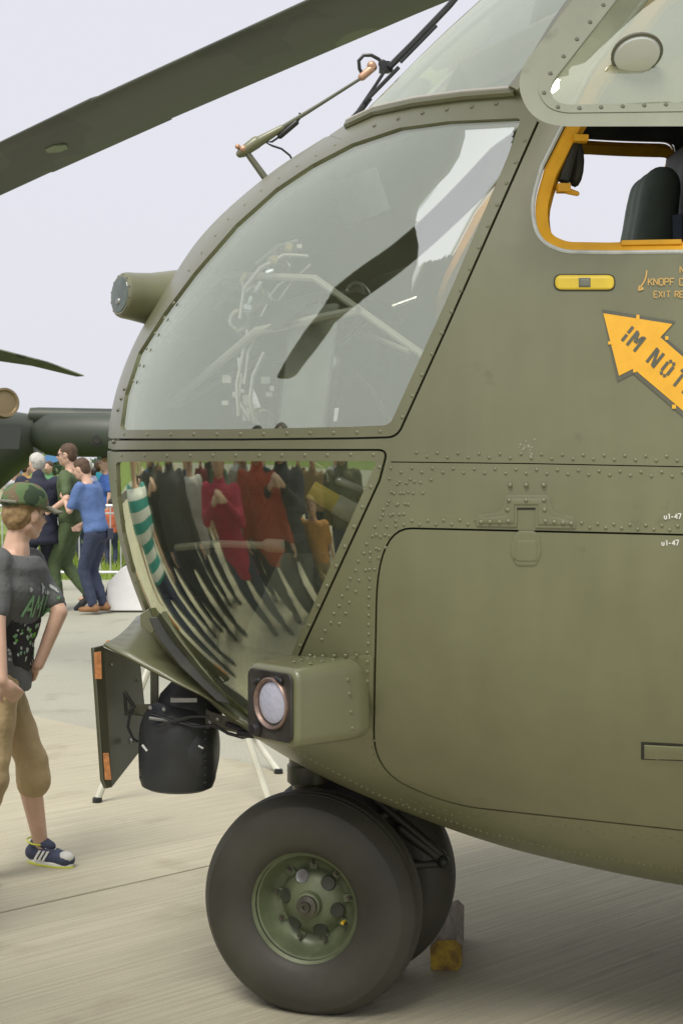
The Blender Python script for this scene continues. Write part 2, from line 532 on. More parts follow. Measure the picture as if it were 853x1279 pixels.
LAP = [(488, 577), (660, 579), (853, 583), (1150, 592)]
SILL = [(436, 158), (470, 142), (520, 131), (580, 123), (645, 118)]
OPEN_ = roundpoly([(835, -45), (735, 85), (697, 160), (674, 206), (660, 255), (668, 300), (700, 317), (760, 318), (853, 317), (1110, 313), (1130, -45)],
                  [30, 0, 0, 0, 22, 22, 16, 0, 0, 50, 40])
DOORGAP = [(673, 158), (560, 404), (503, 528), (488, 556)]
BELLY = [(478, 985), (560, 1022), (700, 1052), (853, 1072), (1150, 1100)]

ch_q = chart_line(Q_GLASS, 6); ch_c = chart_line(C_GLASS, 6); ch_p = chart_line(PANEL, 8)
ch_open = chart_line(OPEN_, 7)
post = [(645, 118), (668, 88), (700, 35), (760, -50), (800, -110)]
wind = chart_line(SILL, 6, False)
windpost = chart_line(post, 8, False)[1:]
s_roof = float(s_of_t(math.hypot(*windpost[-1]))) + .04
wind = [(0.0, cq(2.56))] + wind + windpost
cut_wind = wind + [(0.0, float(t_of_s(s_roof)))]
g_q = strip(Q_SEAM, 1.35, pre=(cq(1.642), cq(1.652)))
g_c = strip(C_SEAM, 1.35, pre=(cq(1.612), cq(1.621)))
g_pA, g_pB = strip(PANEL, 1.25, closed=True)
g_lap = strip(LAP, .7)

def cdt_region(loops, open_lines, interior):
    vs = []; es = []
    for lp in loops:
        o = len(vs); vs += [Vector(p) for p in lp]; n = len(lp); es += [(o + i, o + (i + 1) % n) for i in range(n)]
    for lp in open_lines:
        o = len(vs); vs += [Vector(p) for p in lp]; es += [(o + i, o + i + 1) for i in range(len(lp) - 1)]
    vs += [Vector(p) for p in interior]
    V, E, F, _, _, _ = delaunay_2d_cdt(vs, es, [], 0, 1e-6)
    return np.array([(v.x, v.y) for v in V]), np.array([f for f in F if len(f) == 3])
def ring_points(step, smax=SMAX):
    out = []; t = .012; tm = float(t_of_s(smax))
    while t < tm + 1e-4:
        s = float(s_of_t(t)); n = max(8, int((width(s) + float(ftop(math.sqrt(s))) / 2 + float(fbot(math.sqrt(s))) / 2) * 1.75 / step))
        for j in range(n + 1):
            ph = -math.pi / 2 + math.pi * j / n
            out.append((max(0.0, t * math.cos(ph)) if 0 < j < n else 0.0, t * math.sin(ph)))
        t += step * .8 if s > .2 else step * .45
    return out
tm_ = float(t_of_s(SMAX))
border = [(0.0, -tm_)] + [(tm_ * math.cos(a), tm_ * math.sin(a)) for a in np.linspace(-math.pi / 2, math.pi / 2, 120)[1:-1]] + [(0.0, tm_)]
frame_top = chart_line([(670, 153), (660, 140), (655, 136), (580, 141), (520, 148), (470, 160), (432, 176)], 6, False) + [(0.0, cq(2.53))]
frame_low = [to_chart(hit(336, 915)[0]), (0.0, cq(.80, False))]
V2, F2 = cdt_region([ch_q, ch_c, ch_open, cut_wind, g_q, g_c, g_pA, g_pB, g_lap, border], [frame_top, frame_low], ring_points(.024))
cen = V2[F2].mean(1)
area = np.abs(np.cross(V2[F2[:, 1]] - V2[F2[:, 0]], V2[F2[:, 2]] - V2[F2[:, 0]]))
inb = pip(cen, border) & (area > 1e-9)
holes = pip(cen, ch_q) | pip(cen, ch_c) | pip(cen, ch_open) | pip(cen, cut_wind)
gaps = pip(cen, g_q) | pip(cen, g_c) | (pip(cen, g_pA) ^ pip(cen, g_pB)) | pip(cen, g_lap)
inner = pip(cen, g_pA) & pip(cen, g_pB)
# frames: the skin between a window's seam and its glass
q_frame_poly = [(0.0, cq(1.652))] + chart_line(Q_SEAM, 6, False) + frame_top
c_frame_poly = [(0.0, cq(1.612))] + chart_line(C_SEAM, 6, False) + [(0.0, cq(.80, False))]
isq = pip(cen, q_frame_poly); isc = pip(cen, c_frame_poly)
P3 = chart3(V2)
def chart_normal(pq):
    e = 1e-3; q = np.asarray(pq, float).copy(); r = np.hypot(q[:, 0], q[:, 1]); q[r < .01] = (.01, 0)
    q0 = q.copy(); q0[:, 0] = np.maximum(q0[:, 0], .002)
    dp = chart3(q0 + (e, 0)) - chart3(q0 - (e, 0)); dq = chart3(q0 + (0, e)) - chart3(q0 - (0, e))
    n = np.cross(dp, dq); n /= np.linalg.norm(n, axis=1)[:, None] + 1e-12
    c = chart3(q0); ref = c - np.stack([np.maximum(c[:, 0], .3) * (c[:, 0] > .3) + .3 * (c[:, 0] <= .3), 0 * c[:, 0], 0 * c[:, 0] + 1.6], 1)
    n[(n * ref).sum(1) < 0] *= -1
    cl = q[:, 0] < .004
    n[cl, 1] = 0; n /= np.linalg.norm(n, axis=1)[:, None] + 1e-12
    return n
N3 = chart_normal(V2)
def submesh(mask, off=0.0, name='m', th=.012):
    """the chosen triangles as a sheet of real thickness with crisp edges"""
    return solid_sheet(P3, N3, F2[mask], off, name, th)
def solid_sheet(P3, N3, F, off, name, th):
    key = np.round(P3 / 3e-5).astype(np.int64); _, inv = np.unique(key, axis=0, return_inverse=True); inv = inv.reshape(-1)
    F = inv[F]; rep = np.zeros(inv.max() + 1, int); rep[inv] = np.arange(len(P3))
    F = F[(F[:, 0] != F[:, 1]) & (F[:, 1] != F[:, 2]) & (F[:, 0] != F[:, 2])]
    used, Fi = np.unique(F, return_inverse=True); Fi = Fi.reshape(F.shape)
    P = P3[rep[used]]; N = N3[rep[used]]; n = len(P)
    fn = np.cross(P[Fi[:, 1]] - P[Fi[:, 0]], P[Fi[:, 2]] - P[Fi[:, 0]]); fl = (fn * N[Fi[:, 0]]).sum(1) < 0
    Fi[fl] = Fi[fl][:, ::-1]
    edges = {}
    for f in Fi:
        for a, b in ((f[0], f[1]), (f[1], f[2]), (f[2], f[0])): edges[(int(a), int(b))] = 1
    rim = [(a, b) for (a, b) in edges if (b, a) not in edges]
    vs = [P + N * off, P + N * (off - th)]; ns = [N, -N]; fs = [tuple(int(i) for i in f) for f in Fi] + [tuple(int(i) + n for i in f[::-1]) for f in Fi]
    rv_, rn_ = [], []; o = 2 * n
    for a, b in rim:
        if abs(P[a][1]) < 1e-4 and abs(P[b][1]) < 1e-4: continue
        t = P[b] - P[a]; nn = np.cross(t, N[a]); nn /= np.linalg.norm(nn) + 1e-12
        i = o + len(rv_); rv_ += [P[a] + N[a] * off, P[b] + N[b] * off, P[b] + N[b] * (off - th), P[a] + N[a] * (off - th)]; rn_ += [nn] * 4; fs.append((i + 1, i, i + 3, i + 2))
    if rv_: vs.append(np.array(rv_)); ns.append(np.array(rn_))
    vs = np.concatenate(vs); ns = np.concatenate(ns)
    me = bpy.data.meshes.new(name); me.from_pydata([tuple(v) for v in vs], [], fs); me.update(); me.shade_smooth()
    me.normals_split_custom_set_from_vertices([tuple(v) for v in ns])
    return me
SKY_CUT = [(584, 150), (643, 158), (640, 196), (578, 312), (558, 322), (524, 330), (517, 284), (522, 258), (560, 216), (573, 195)]
def to_px(P):
    w = HM @ Vector(P) - CAMP; z = w.dot(FW); return (CX + FPX * w.x / z, CY - FPX * w.dot(UP) / z)
def mirror(me, cut=False):
    if cut:      # far side cut away so the sky shows as a bright patch
        m3 = mirror(me); c = np.array([to_px(p.center) for p in m3.polygons]); k = pip(c, SKY_CUT)
        bm = bmesh.new(); bm.from_mesh(m3); bm.faces.ensure_lookup_table()
        bmesh.ops.delete(bm, geom=[bm.faces[i] for i in np.nonzero(k)[0]], context='FACES'); bm.to_mesh(m3); bm.free(); return m3
    m2 = bpy.data.meshes.new(me.name); ns = [tuple((n.vector.x, -n.vector.y, n.vector.z)) for n in me.corner_normals] if me.has_custom_normals else None
    vn = {}
    if ns:
        for l, nv in zip(me.loops, ns): vn[l.vertex_index] = nv
    m2.from_pydata([(v.co.x, -v.co.y, v.co.z) for v in me.vertices], [], [tuple(p.vertices)[::-1] for p in me.polygons]); m2.update(); m2.shade_smooth()
    if ns: m2.normals_split_custom_set_from_vertices([vn.get(i, (0, 0, 1)) for i in range(len(me.vertices))])
    return m2
def solid(o, th, off=-1):
    md = o.modifiers.new('thickness', 'SOLIDIFY'); md.thickness = th; md.offset = off
    md.use_even_offset = False
    return o
base_mask = inb & ~holes & ~gaps
sets = [('fuselage_skin', base_mask & ~inner & ~isq & ~isc, 0, OLIVE, .014),
        ('access_panel', base_mask & inner, .0015, OLIVE, .014),
        ('quarter_window_frame', base_mask & isq & ~inner, .002, OLIVE, .014),
        ('chin_window_frame', base_mask & isc & ~inner & ~isq, .002, OLIVE, .014)]
SKIN = {}
for nm, mk, off, mt_, th in sets:
    me = submesh(mk, off, nm, th)
    o = link(nm, me, mt_, HELI); SKIN[nm] = o
    o2 = link(nm, mirror(me, True), mt_, HELI)
# cabin lining behind the skin, also closing the seams from behind
me = submesh(inb & ~holes, -.030, 'cabin_lining', .004); link('cabin_lining', me, LINING, HELI)
link('cabin_lining', mirror(me, True), LINING, HELI)
# panes
def pane(mask_poly, m, name, label):
    vs, fs = cdt_region([mask_poly], [], [p for p in ring_points(.03) if True])
    c = vs[fs].mean(1); k = pip(c, mask_poly); F = fs[k]; used = np.unique(F); mp = {int(u): i for i, u in enumerate(used)}
    me = solid_sheet(chart3(vs), chart_normal(vs), F, -.004, name, .004)
    o = link(name, me, m, HELI); o2 = link(name, mirror(me, True), m, HELI)
    if label: o['label'] = label
    return o
pane(ch_q, G_SIDE, 'quarter_window', 'large clear side windscreen above the chin window')
pane(ch_c, G_CHIN, 'chin_window', 'tapering dark chin window mirroring the crowd')

# ---- rivets and bolts (all on the real skin)
rv = MB(); bt = MB()
def dome(mb, p, n, r, h, k=8):
    n = n.normalized(); u = n.orthogonal().normalized(); w = n.cross(u)
    vs = [p + (u * math.cos(2 * math.pi * j / k) + w * math.sin(2 * math.pi * j / k)) * r - n * .001 for j in range(k)]
    vs += [p + (u * math.cos(2 * math.pi * j / k) + w * math.sin(2 * math.pi * j / k)) * r * .72 + n * h * .72 for j in range(k)]
    vs.append(p + n * h)
    fs = [(j, (j + 1) % k, (j + 1) % k + k, j + k) for j in range(k)] + [(j + k, (j + 1) % k + k, 2 * k) for j in range(k)]
    mb.add(vs, fs)
def walk(pts, step, start=0.0):
    out = []; acc = start; 
    for (x0, y0), (x1, y1) in zip(pts, pts[1:]):
        l = math.hypot(x1 - x0, y1 - y0)
        while acc <= l:
            t = acc / l; out.append((x0 + (x1 - x0) * t, y0 + (y1 - y0) * t, (x1 - x0) / l, (y1 - y0) / l)); acc += step
        acc -= l
    return out
def rivets(pts, step, zig=0.0, r=.0046, h=.0030, mb=None, start=0.0, off=.0):
    for i, (x, y, tx, ty) in enumerate(walk(pts, step, start)):
        s = zig * (1 if i % 2 else -1)
        x, y = x - ty * s + random.uniform(-.3, .3), y + tx * s + random.uniform(-.3, .3)
        p, n = hit(x, y); dome(mb or rv, p + n * off, n, r, h)
# lap joint rows
rivets([(520, 568), (660, 570), (853, 573), (1130, 582)], 13, 2.5)
rivets([(488, 587), (660, 589), (853, 593), (1130, 602)], 13, 2.5)
rivets([(494, 653), (590, 652), (597, 653)], 10, 2.5)
rivets([(726, 656), (853, 660), (1130, 668)], 10, 2.5)
# beside the chin window
for k, d in enumerate((9, 22, 33)):
    rivets([(486 + d, 604 - k * 4), (462 + d * .98, 655), (431 + d * .95, 720), (402 + d * .9, 783 + k * 3), (392 + d * .9, 800)][:5 - k], 15 if k else 12, 1.0, start=3 * k)
rivets([(486, 600), (540, 601)], 13, 2); rivets([(492, 616), (530, 616)], 12); rivets([(484, 630), (512, 630)], 13); rivets([(478, 643), (505, 642)], 13)
rivets([(470, 668), (488, 668)], 11); rivets([(462, 690), (474, 686)], 12)
rivets([(462, 700), (460, 800), (458, 818)], 11.5, 0)
rivets([(466, 925), (468, 962)], 9, 1)
# above the lower edge line and along the belly
rivets([(500, 1000), (560, 1015), (650, 1028), (853, 1050), (1130, 1088)], 9.5, 2.2, r=.0032, h=.002)
rivets([(340, 920), (400, 955), (470, 992), (520, 1012), (600, 1038)], 8, 0, r=.0045)
rivets([(600, 1038), (700, 1062), (853, 1088), (1130, 1115)], 8, 0, r=.0045)
# frames: flat bolts
def bolts(pts, step, r=.0058, start=0.0): rivets(pts, step, 0, r, .0022, bt, start, .002)
bolts([(150, 542.5), (300, 542.5), (440, 540), (488, 539)], 29, start=6)
bolts([(498, 532), (566, 384), (661, 163)], 29, start=12)
bolts([(150, 569), (300, 569), (470, 568)], 28.5, start=3)
bolts([(476, 580), (436, 672), (370, 818)], 27, start=4)
bolts([(166, 480), (188, 428), (222, 372)], 22, start=4); bolts([(232, 344), (285, 275), (330, 236), (380, 203), (430, 176)], 27, start=8)
bolts([(458, 160), (520, 142), (580, 134), (645, 127)], 31, start=10)
bolts([(146, 600), (150, 640), (158, 690), (176, 745), (205, 800), (250, 858)], 26, r=.004)
tag(build('rivet_rows', rv, OLIVE, HELI, 60), kind='stuff')
tag(build('bolt_rows', bt, OLIVE, HELI, 60), kind='stuff')

# ---- raised plates laid on the skin
def drape(poly, off, m, name, step=7, thick=0.0, parent=None, label=None, bevel=0):
    """a flat piece wrapped on the skin, outlined by photo pixels"""
    lp = dens(poly, step)
    xs = [p[0] for p in poly]; ys = [p[1] for p in poly]
    inn = [(x, y) for x in np.arange(min(xs), max(xs), step) for y in np.arange(min(ys), max(ys), step)]
    V, F = cdt_region([lp], [], inn); c = V[F].mean(1); F = F[pip(c, lp)]; used = np.unique(F); mp = {int(u): i for i, u in enumerate(used)}
    vs = []
    for u in used:
        p, n = hit(V[u][0], V[u][1]); vs.append(tuple(p + n * off))
    me = bpy.data.meshes.new(name); me.from_pydata(vs, [], [tuple(mp[int(i)] for i in f) for f in F]); me.update()
    bm = bmesh.new(); bm.from_mesh(me); bm.normal_update()
    for f in bm.faces:
        if f.normal.dot(CAML - f.calc_center_median()) < 0: f.normal_flip()
    bm.to_mesh(me); bm.free()
    shade(me, 40)
    o = link(name, me, m, parent or HELI)
    if thick: solid(o, thick)
    if bevel:
        b = o.modifiers.new('bevel', 'BEVEL'); b.width = bevel; b.segments = 2; b.limit_method = 'ANGLE'; b.angle_limit = R(40)
    if label: o['label'] = label
    return o
hat = roundpoly([(594, 657), (595, 643), (626, 640), (631, 618), (685, 618), (691, 640), (718, 646), (719, 660), (668.5, 659), (668.5, 634), (645.5, 634), (645.5, 658)], [4, 5, 8, 6, 6, 8, 5, 4, 0, 0, 0, 0], seg=4)
hp = drape(hat, .0035, OLIVE, 'hinge_plate', 5, .004, bevel=.0012)
hp2 = drape(roundpoly([(602, 653), (603, 647.5), (631, 644), (637, 623), (680, 623), (686, 645), (711, 650), (711, 655), (672, 655), (672, 630), (642, 630), (642, 653)], [3, 3, 6, 4, 4, 6, 3, 3, 0, 0, 0, 0], seg=4), .0055, OLIVE, 'hinge_plate', 5, .003, bevel=.001)
b2 = MB()
for x, y in [(636, 625), (657, 625), (679, 625), (634, 637), (680, 637), (601, 652), (612, 652), (624, 652), (635, 651), (681, 651), (692, 652), (703, 653), (713, 654), (657, 606), (679, 606), (637, 606)]:
    p, n = hit(x, y); dome(b2, p + n * .005, n, .0058, .0035)
tag(build('hinge_bolt', b2, OLIVE, hp, 60), kind='stuff')
drape([(647, 637), (667, 637), (667, 672), (647, 672)], -.0005, OLIVE, 'latch_strap', 5, .006, bevel=.001)
drape(roundpoly([(641, 668), (647, 663), (667, 663), (673, 668), (676, 690), (669, 706), (645, 706), (637, 690)], 5, seg=4), .004, OLIVE, 'latch_plate', 4, .004, bevel=.0015)
drape(roundpoly([(645, 674), (670, 674), (671, 700), (644, 700)], 4, seg=4), .0055, OLIVE, 'latch_plate', 4, .003, bevel=.001)
# shadow slot over the strap and the handle recess, their shade laid on as dark sheets
drape([(645.5, 634), (668.5, 634), (668.5, 636.8), (645.5, 636.8)], .0008, DARKM, 'strap_slot_shade', 5)
drape([(800, 926), (960, 934), (960, 954), (800, 948)], .0022, DARKM, 'handle_recess_shade', 8)
drape([(804, 929.5), (960, 937), (960, 951), (804, 945.5)], .0065, OLIVE, 'panel_handle', 8, .004, bevel=.0015)
# yellow grip plate with its grey square
cap_o = roundpoly([(691, 342.5), (768, 342.5), (768, 363.5), (691, 363.5)], 10.2, seg=8)
cap_i = roundpoly([(693, 344), (766.5, 344), (766.5, 362), (693, 362)], 9, seg=8)
drape(cap_o, .0018, DARKM, 'grip_recess_shade', 5)  # dark sheet standing in for the shaded rim of the recess
yp = drape(cap_i, .0035, YELLOW2, 'grip_plate', 5, .003)
drape([(722.5, 347.5), (737, 347.5), (737, 359), (722.5, 359)], .0045, mat('grey_square', (.16, .17, .13), .5, var=.15), 'grip_button', 4, .002, parent=yp)

# ---- stencilled arrow and lettering (flat paint, a hair proud of the skin)
ARW = mat('stencil_yellow', (.86, .46, .035), .55, var=.06, vscale=30)
dx, dy = .755, .656                      # along the shaft, down to the right
def arrow_poly(g):
    return [(753 - 1.0 * g, 391 - .9 * g), (840 + 1.4 * g, 402.5 - .5 * g), (826 + 1.6 * g, 419.5), (1000 + g, 570 - g), (966 - g, 612 + g), (790, 461 + 1.2 * g), (771 - .3 * g, 471 + 1.6 * g)]
ARROWP = [(752, 388), (842, 402), (827, 420), (1000, 570), (966, 612), (791, 462), (771, 474)]
drape([(751.5, 386.5), (843, 401.5), (826.5, 418.5), (1002, 568), (966, 618), (790, 467), (770.5, 477)], .0022, STENCIL, 'arrow_outline', 6)
aw = drape([(753, 391.5), (839, 405), (824, 421.5), (998, 572), (966, 610), (790.5, 460.5), (772.5, 469.5)], .0032, ARW, 'emergency_arrow', 6, label='orange yellow painted arrow pointing up to the left')
for (x, y, w, h) in [(796, 396.5, 4, 6), (762, 428.5, 6, 4), (841, 508, 5, 5), (832, 422.5, 4, 4.5), (792, 463, 4, 4.5)]:
    drape([(x - w / 2, y - h / 2), (x + w / 2, y - h / 2), (x + w / 2, y + h / 2), (x - w / 2, y + h / 2)], .0036, ARW, 'stencil_tab', 4, parent=aw)
LET = {  # stencil strokes on a 10 x 20 cell, each a bar from a to b
 'I': [((2, 0), (2, 9)), ((2, 11), (2, 20))],
 'M': [((1, 0), (1, 20)), ((2.5, 18.5), (6, 8)), ((6.6, 8), (10, 18.5)), ((11.5, 0), (11.5, 20))],
 'N': [((1, 0), (1, 20)), ((2.6, 19), (8.4, 1)), ((10, 0), (10, 20))],
 'O': [((1, 4), (1, 16)), ((1.4, 17), (4, 19.5)), ((6, 19.5), (8.6, 17)), ((9, 4), (9, 16)), ((8.6, 3), (6, .5)), ((4, .5), (1.4, 3))],
 'T': [((0, 19), (4, 19)), ((6, 19), (10, 19)), ((5, 0), (5, 16.5))],
 'F': [((1, 0), (1, 16.5)), ((0, 19), (9, 19)), ((2.6, 10), (7, 10))],
 'A': [((0, 0), (3.8, 18)), ((5.8, 19), (10, 0)), ((3, 6), (6.6, 6))],
 'L': [((1, 0), (1, 20)), ((3, 1), (9, 1))]}
def bars(segs, org, u, v, sc_, w, off, m, name, parent):
    mbx = MB()
    for (a, b) in segs:
        pa = Vector((org[0] + u[0] * a[0] * sc_ + v[0] * a[1] * sc_, org[1] + u[1] * a[0] * sc_ + v[1] * a[1] * sc_))
        pb = Vector((org[0] + u[0] * b[0] * sc_ + v[0] * b[1] * sc_, org[1] + u[1] * b[0] * sc_ + v[1] * b[1] * sc_))
        t = (pb - pa).normalized(); n = Vector((-t.y, t.x)) * w / 2
        qs = []
        for k in range(4):
            c = pa.lerp(pb, k / 3)
            qs.append([c + n, c - n])
        rows = []
        for q in qs:
            row = []
            for z in q:
                p, nn = hit(z.x, z.y); row.append(p + nn * off)
            rows.append(row)
        mbx.grid(rows)
    return build(name, mbx, m, parent)
org = [774.5, 424.5]; U, Vv = (dx, dy), (.62, -.785)
adv = {'I': 8, 'M': 21, 'N': 18, 'O': 17, 'T': 16, 'F': 15, 'A': 16, 'L': 15, ' ': 7}
x0 = 0.0
for chh in 'IM NOTFALL':
    if chh != ' ': bars(LET[chh], (org[0] + dx * x0, org[1] + dy * x0), U, Vv, 1.12, 3.9, .0042, STENCIL, 'stencil_letter', aw)
    x0 += adv[chh] * 1.16
# small printed words, thin strokes
TH = {
 'K': [((0, 0), (0, 10)), ((0, 4), (6, 10)), ((2, 6), (6, 0))], 'N': [((0, 0), (0, 10)), ((0, 10), (6, 0)), ((6, 0), (6, 10))],
 'O': [((0, 1.5), (0, 8.5)), ((0, 8.5), (2, 10)), ((2, 10), (4.5, 10)), ((4.5, 10), (6, 8.5)), ((6, 8.5), (6, 1.5)), ((6, 1.5), (4.5, 0)), ((4.5, 0), (2, 0)), ((2, 0), (0, 1.5))],
 'P': [((0, 0), (0, 10)), ((0, 10), (5, 10)), ((5, 10), (6, 7.5)), ((6, 7.5), (5, 5)), ((5, 5), (0, 5))], 'F': [((0, 0), (0, 10)), ((0, 10), (6, 10)), ((0, 5), (4.5, 5))],
 'D': [((0, 0), (0, 10)), ((0, 10), (4, 10)), ((4, 10), (6, 7.5)), ((6, 7.5), (6, 2.5)), ((6, 2.5), (4, 0)), ((4, 0), (0, 0))],
 'R': [((0, 0), (0, 10)), ((0, 10), (5, 10)), ((5, 10), (6, 7.5)), ((6, 7.5), (5, 5)), ((5, 5), (0, 5)), ((3, 5), (6, 0))],
 'U': [((0, 10), (0, 2)), ((0, 2), (1.5, 0)), ((1.5, 0), (4.5, 0)), ((4.5, 0), (6, 2)), ((6, 2), (6, 10))],
 'C': [((6, 9), (4.5, 10)), ((4.5, 10), (1.5, 10)), ((1.5, 10), (0, 8)), ((0, 8), (0, 2)), ((0, 2), (1.5, 0)), ((1.5, 0), (4.5, 0)), ((4.5, 0), (6, 1))],
 'E': [((0, 0), (0, 10)), ((0, 10), (5.5, 10)), ((0, 5), (4.5, 5)), ((0, 0), (5.5, 0))], 'X': [((0, 0), (6, 10)), ((0, 10), (6, 0))],
 'I': [((1, 0), (1, 10))], 'T': [((3, 0), (3, 10)), ((0, 10), (6, 10))], 'L': [((0, 10), (0, 0)), ((0, 0), (5.5, 0))], 'A': [((0, 0), (3, 10)), ((3, 10), (6, 0)), ((1, 3.5), (5, 3.5))],
 'S': [((6, 9), (4.5, 10)), ((4.5, 10), (1.5, 10)), ((1.5, 10), (0, 8)), ((0, 8), (1, 5.5)), ((1, 5.5), (5, 4.5)), ((5, 4.5), (6, 2)), ((6, 2), (4.5, 0)), ((4.5, 0), (1.5, 0)), ((1.5, 0), (0, 1))],
 'u': [((0, 6.5), (0, 1)), ((0, 1), (1.5, 0)), ((1.5, 0), (4, 0)), ((4, 0), (4, 6.5))], '1': [((1, 8), (3, 10)), ((3, 10), (3, 0))], '-': [((0, 4), (4, 4))],
 '4': [((4.5, 0), (4.5, 10)), ((4.5, 10), (0, 3)), ((0, 3), (6, 3))], '7': [((0, 10), (6, 10)), ((6, 10), (2.5, 0))]}
def word(txt, x, y, h, w, m, slope=0.0, advf=8.4):
    segs = []; ox = 0
    for c in txt:
        if c == ' ': ox += 6; continue
        segs += [((a[0] + ox, a[1]), (b[0] + ox, b[1])) for a, b in TH[c]]
        ox += 5.0 if c in 'I' else advf
    return bars(segs, (x, y), (1, slope), (0, -1), h / 10, w, .0030, m, 'lettering', HELI)
PRN = mat('stencil_print', (.62, .40, .12), .6)
WHT = mat('white_chalk_paint', (.75, .76, .72), .7)
word('NOT', 848.5, 341, 8, 1.3, PRN)
word('KNOPF DRUCKEN', 809, 356.5, 8.5, 1.3, PRN, advf=8.0)
word('EXIT RELEASE', 816, 371.5, 7.5, 1.2, PRN, advf=8.0)
word('u1-47', 829, 648, 6.5, 1.35, WHT, advf=6.5)
word('u1-47', 826, 681, 6.5, 1.35, WHT, advf=6.5)
cur = [((807, 338)), (806.5, 345), (804, 352), (799.5, 359)]
bars([(cur[i], cur[i + 1]) for i in range(3)] + [((797, 363), (798, 357)), ((797, 363), (803, 361)), ((798, 357), (803, 361)), ((799, 360), (801, 360))], (0, 0), (1, 0), (0, 1), 1, 1.9, .003, PRN, 'lettering', HELI)
# faint pale scuff above the lap joint
sm_ = MB()
for k in range(26):
    x, y = 658 + random.gauss(0, 4.5), 559 + random.gauss(0, 4.0); p, n = hit(x, y); a = random.uniform(0, 3); r = random.uniform(.001, .003)
    u = n.orthogonal().normalized(); w = n.cross(u); sm_.add([p + n * .0012 + (u * math.cos(a + q) + w * math.sin(a + q)) * r for q in (0, 1.6, 3.1, 4.6)], [(0, 1, 2, 3)])
tag(build('chalk_scuff', sm_, mat('scuff', (.34, .34, .25), .8), HELI), kind='stuff')

# ---- door window opening: rubber seal, yellow frame
def skin_pts(pts, off, step=6, closed=True):
    return [(lambda h: h[0] + h[1] * off)(hit(x, y)) for x, y in dens(pts, step, closed)]
def ringtube(pts, r, name, m, k=8):
    n = len(pts); rows = []
    for i in range(n):
        p = pts[i]; t = (pts[(i + 1) % n] - pts[i - 1]).normalized(); a = Vector((0, 1, 0)); a = (a - t * a.dot(t)).normalized(); b = t.cross(a)
        rows.append([p + (a * math.cos(2 * math.pi * j / k) + b * math.sin(2 * math.pi * j / k)) * r for j in range(k)])
    mb = MB().grid(rows, close_u=True, close_v=True); return build(name, mb, m, HELI)
def both(fn):
    o = fn(); me = o.data.copy(); me.transform(Matrix.Diagonal((1, -1, 1, 1))); me.flip_normals(); o2 = link(o.name.split('.')[0], me, o.data.materials[0], HELI); return o, o2
def shrink(poly, d):
    lp = dens(poly, 7); n = len(lp); out = []
    ar = sum(lp[i - 1][0] * lp[i][1] - lp[i][0] * lp[i - 1][1] for i in range(n)); sg = 1 if ar > 0 else -1
    for i in range(n):
        a, b = lp[i - 2], lp[(i + 2) % n]; tx, ty = b[0] - a[0], b[1] - a[1]; l = math.hypot(tx, ty) or 1
        out.append((lp[i][0] - ty / l * d * sg, lp[i][1] + tx / l * d * sg))
    return out
both(lambda: ringtube(skin_pts(shrink(OPEN_, 2.6), -.002), .0052, 'window_seal', SEALM))
def ringband(p0, o0, p1, o1, name, m, extra=None):
    n = len(p0); rows = [[], [], []] if extra is None else [[], [], [], []]
    for i in range(n):
        h0, n0 = hit(*p0[i]); h1, n1 = hit(*p1[i])
        rows[0].append(h0 + n0 * o0); rows[1].append(h1 + n1 * o1)
        rows[2].append(h1 + n1 * (o1 - .035))
        if extra is not None: rows[3].append(h0 + n0 * (o1 - .035))
    return build(name, MB().grid(rows, close_u=True), m, HELI, 30)
oi = shrink(OPEN_, 5); oj = shrink(OPEN_, 19)
both(lambda: ringband(oi, -.010, oj, -.026, 'yellow_window_frame', YELLOW, 1))
bmx = MB()
for a, b, w in [((774, 301.5), (853, 298.5), .012), ((853, 298.5), (930, 296), .012)]:
    pa, na = hit(*a); pb, nb_ = hit(*b); d = (pb - pa); bmx.box((pa + pb) / 2 - na * .022, (d.length * .96, .016, w), Matrix.Rotation(math.atan2(d.y, d.x), 3, 'Z'))
build('sill_strip', bmx, YELLOW, HELI, bevel=.002)
# yellow hinge lug and the dark hinge post beside it
p, n = hit(701, 229); lg_ = build('hinge_lug', MB().box(p - n * .03, (.030, .03, .020)), YELLOW, HELI, bevel=.002)
build('hinge_pin', MB().cap(p - n * .03 + Vector((.01, 0, -.006)), p - n * .03 + Vector((.032, 0, -.012)), .008, .006), YELLOW, lg_)
p, n = hit(722, 166); build('hinge_lug', MB().box(p - n * .03, (.035, .03, .016)), YELLOW, HELI, bevel=.002)
pa = hit(722, 172)[0] + Vector((0, .05, 0)); pb = hit(709, 222)[0] + Vector((0, .05, 0))
build('mirror_post', MB().tube([pa, pb], .013, 10), GREYM if False else DARKM, HELI)
build('rear_view_mirror', MB().ell((pa + pb) / 2 + Vector((.025, .05, .01)), (.022, .03, .06)), DARKM, HELI)

# ---- windscreen over the sill, ruled between sill, door posts and roof edge
def coons(bot, top, left, right, nu, nv):
    """bot,top run left->right; left,right run bottom->top; each a list of Vectors"""
    def samp(line, t):
        L = [0]; 
        for a, b in zip(line, line[1:]): L.append(L[-1] + (b - a).length)
        d = t * L[-1]
        for i in range(len(line) - 1):
            if d <= L[i + 1] + 1e-9: return line[i].lerp(line[i + 1], (d - L[i]) / max(L[i + 1] - L[i], 1e-9))
        return line[-1]
    rows = []
    for j in range(nv + 1):
        v = j / nv; row = []
        for i in range(nu + 1):
            u = i / nu
            p = samp(bot, u) * (1 - v) + samp(top, u) * v + samp(left, v) * (1 - u) + samp(right, v) * u
            p -= (bot[0] * (1 - u) * (1 - v) + bot[-1] * u * (1 - v) + top[0] * (1 - u) * v + top[-1] * u * v)
            row.append(p)
        rows.append(row)
    return rows
c3 = lambda q: [Vector(p) for p in chart3(np.array(q))]
nS = len(wind) - len(windpost)
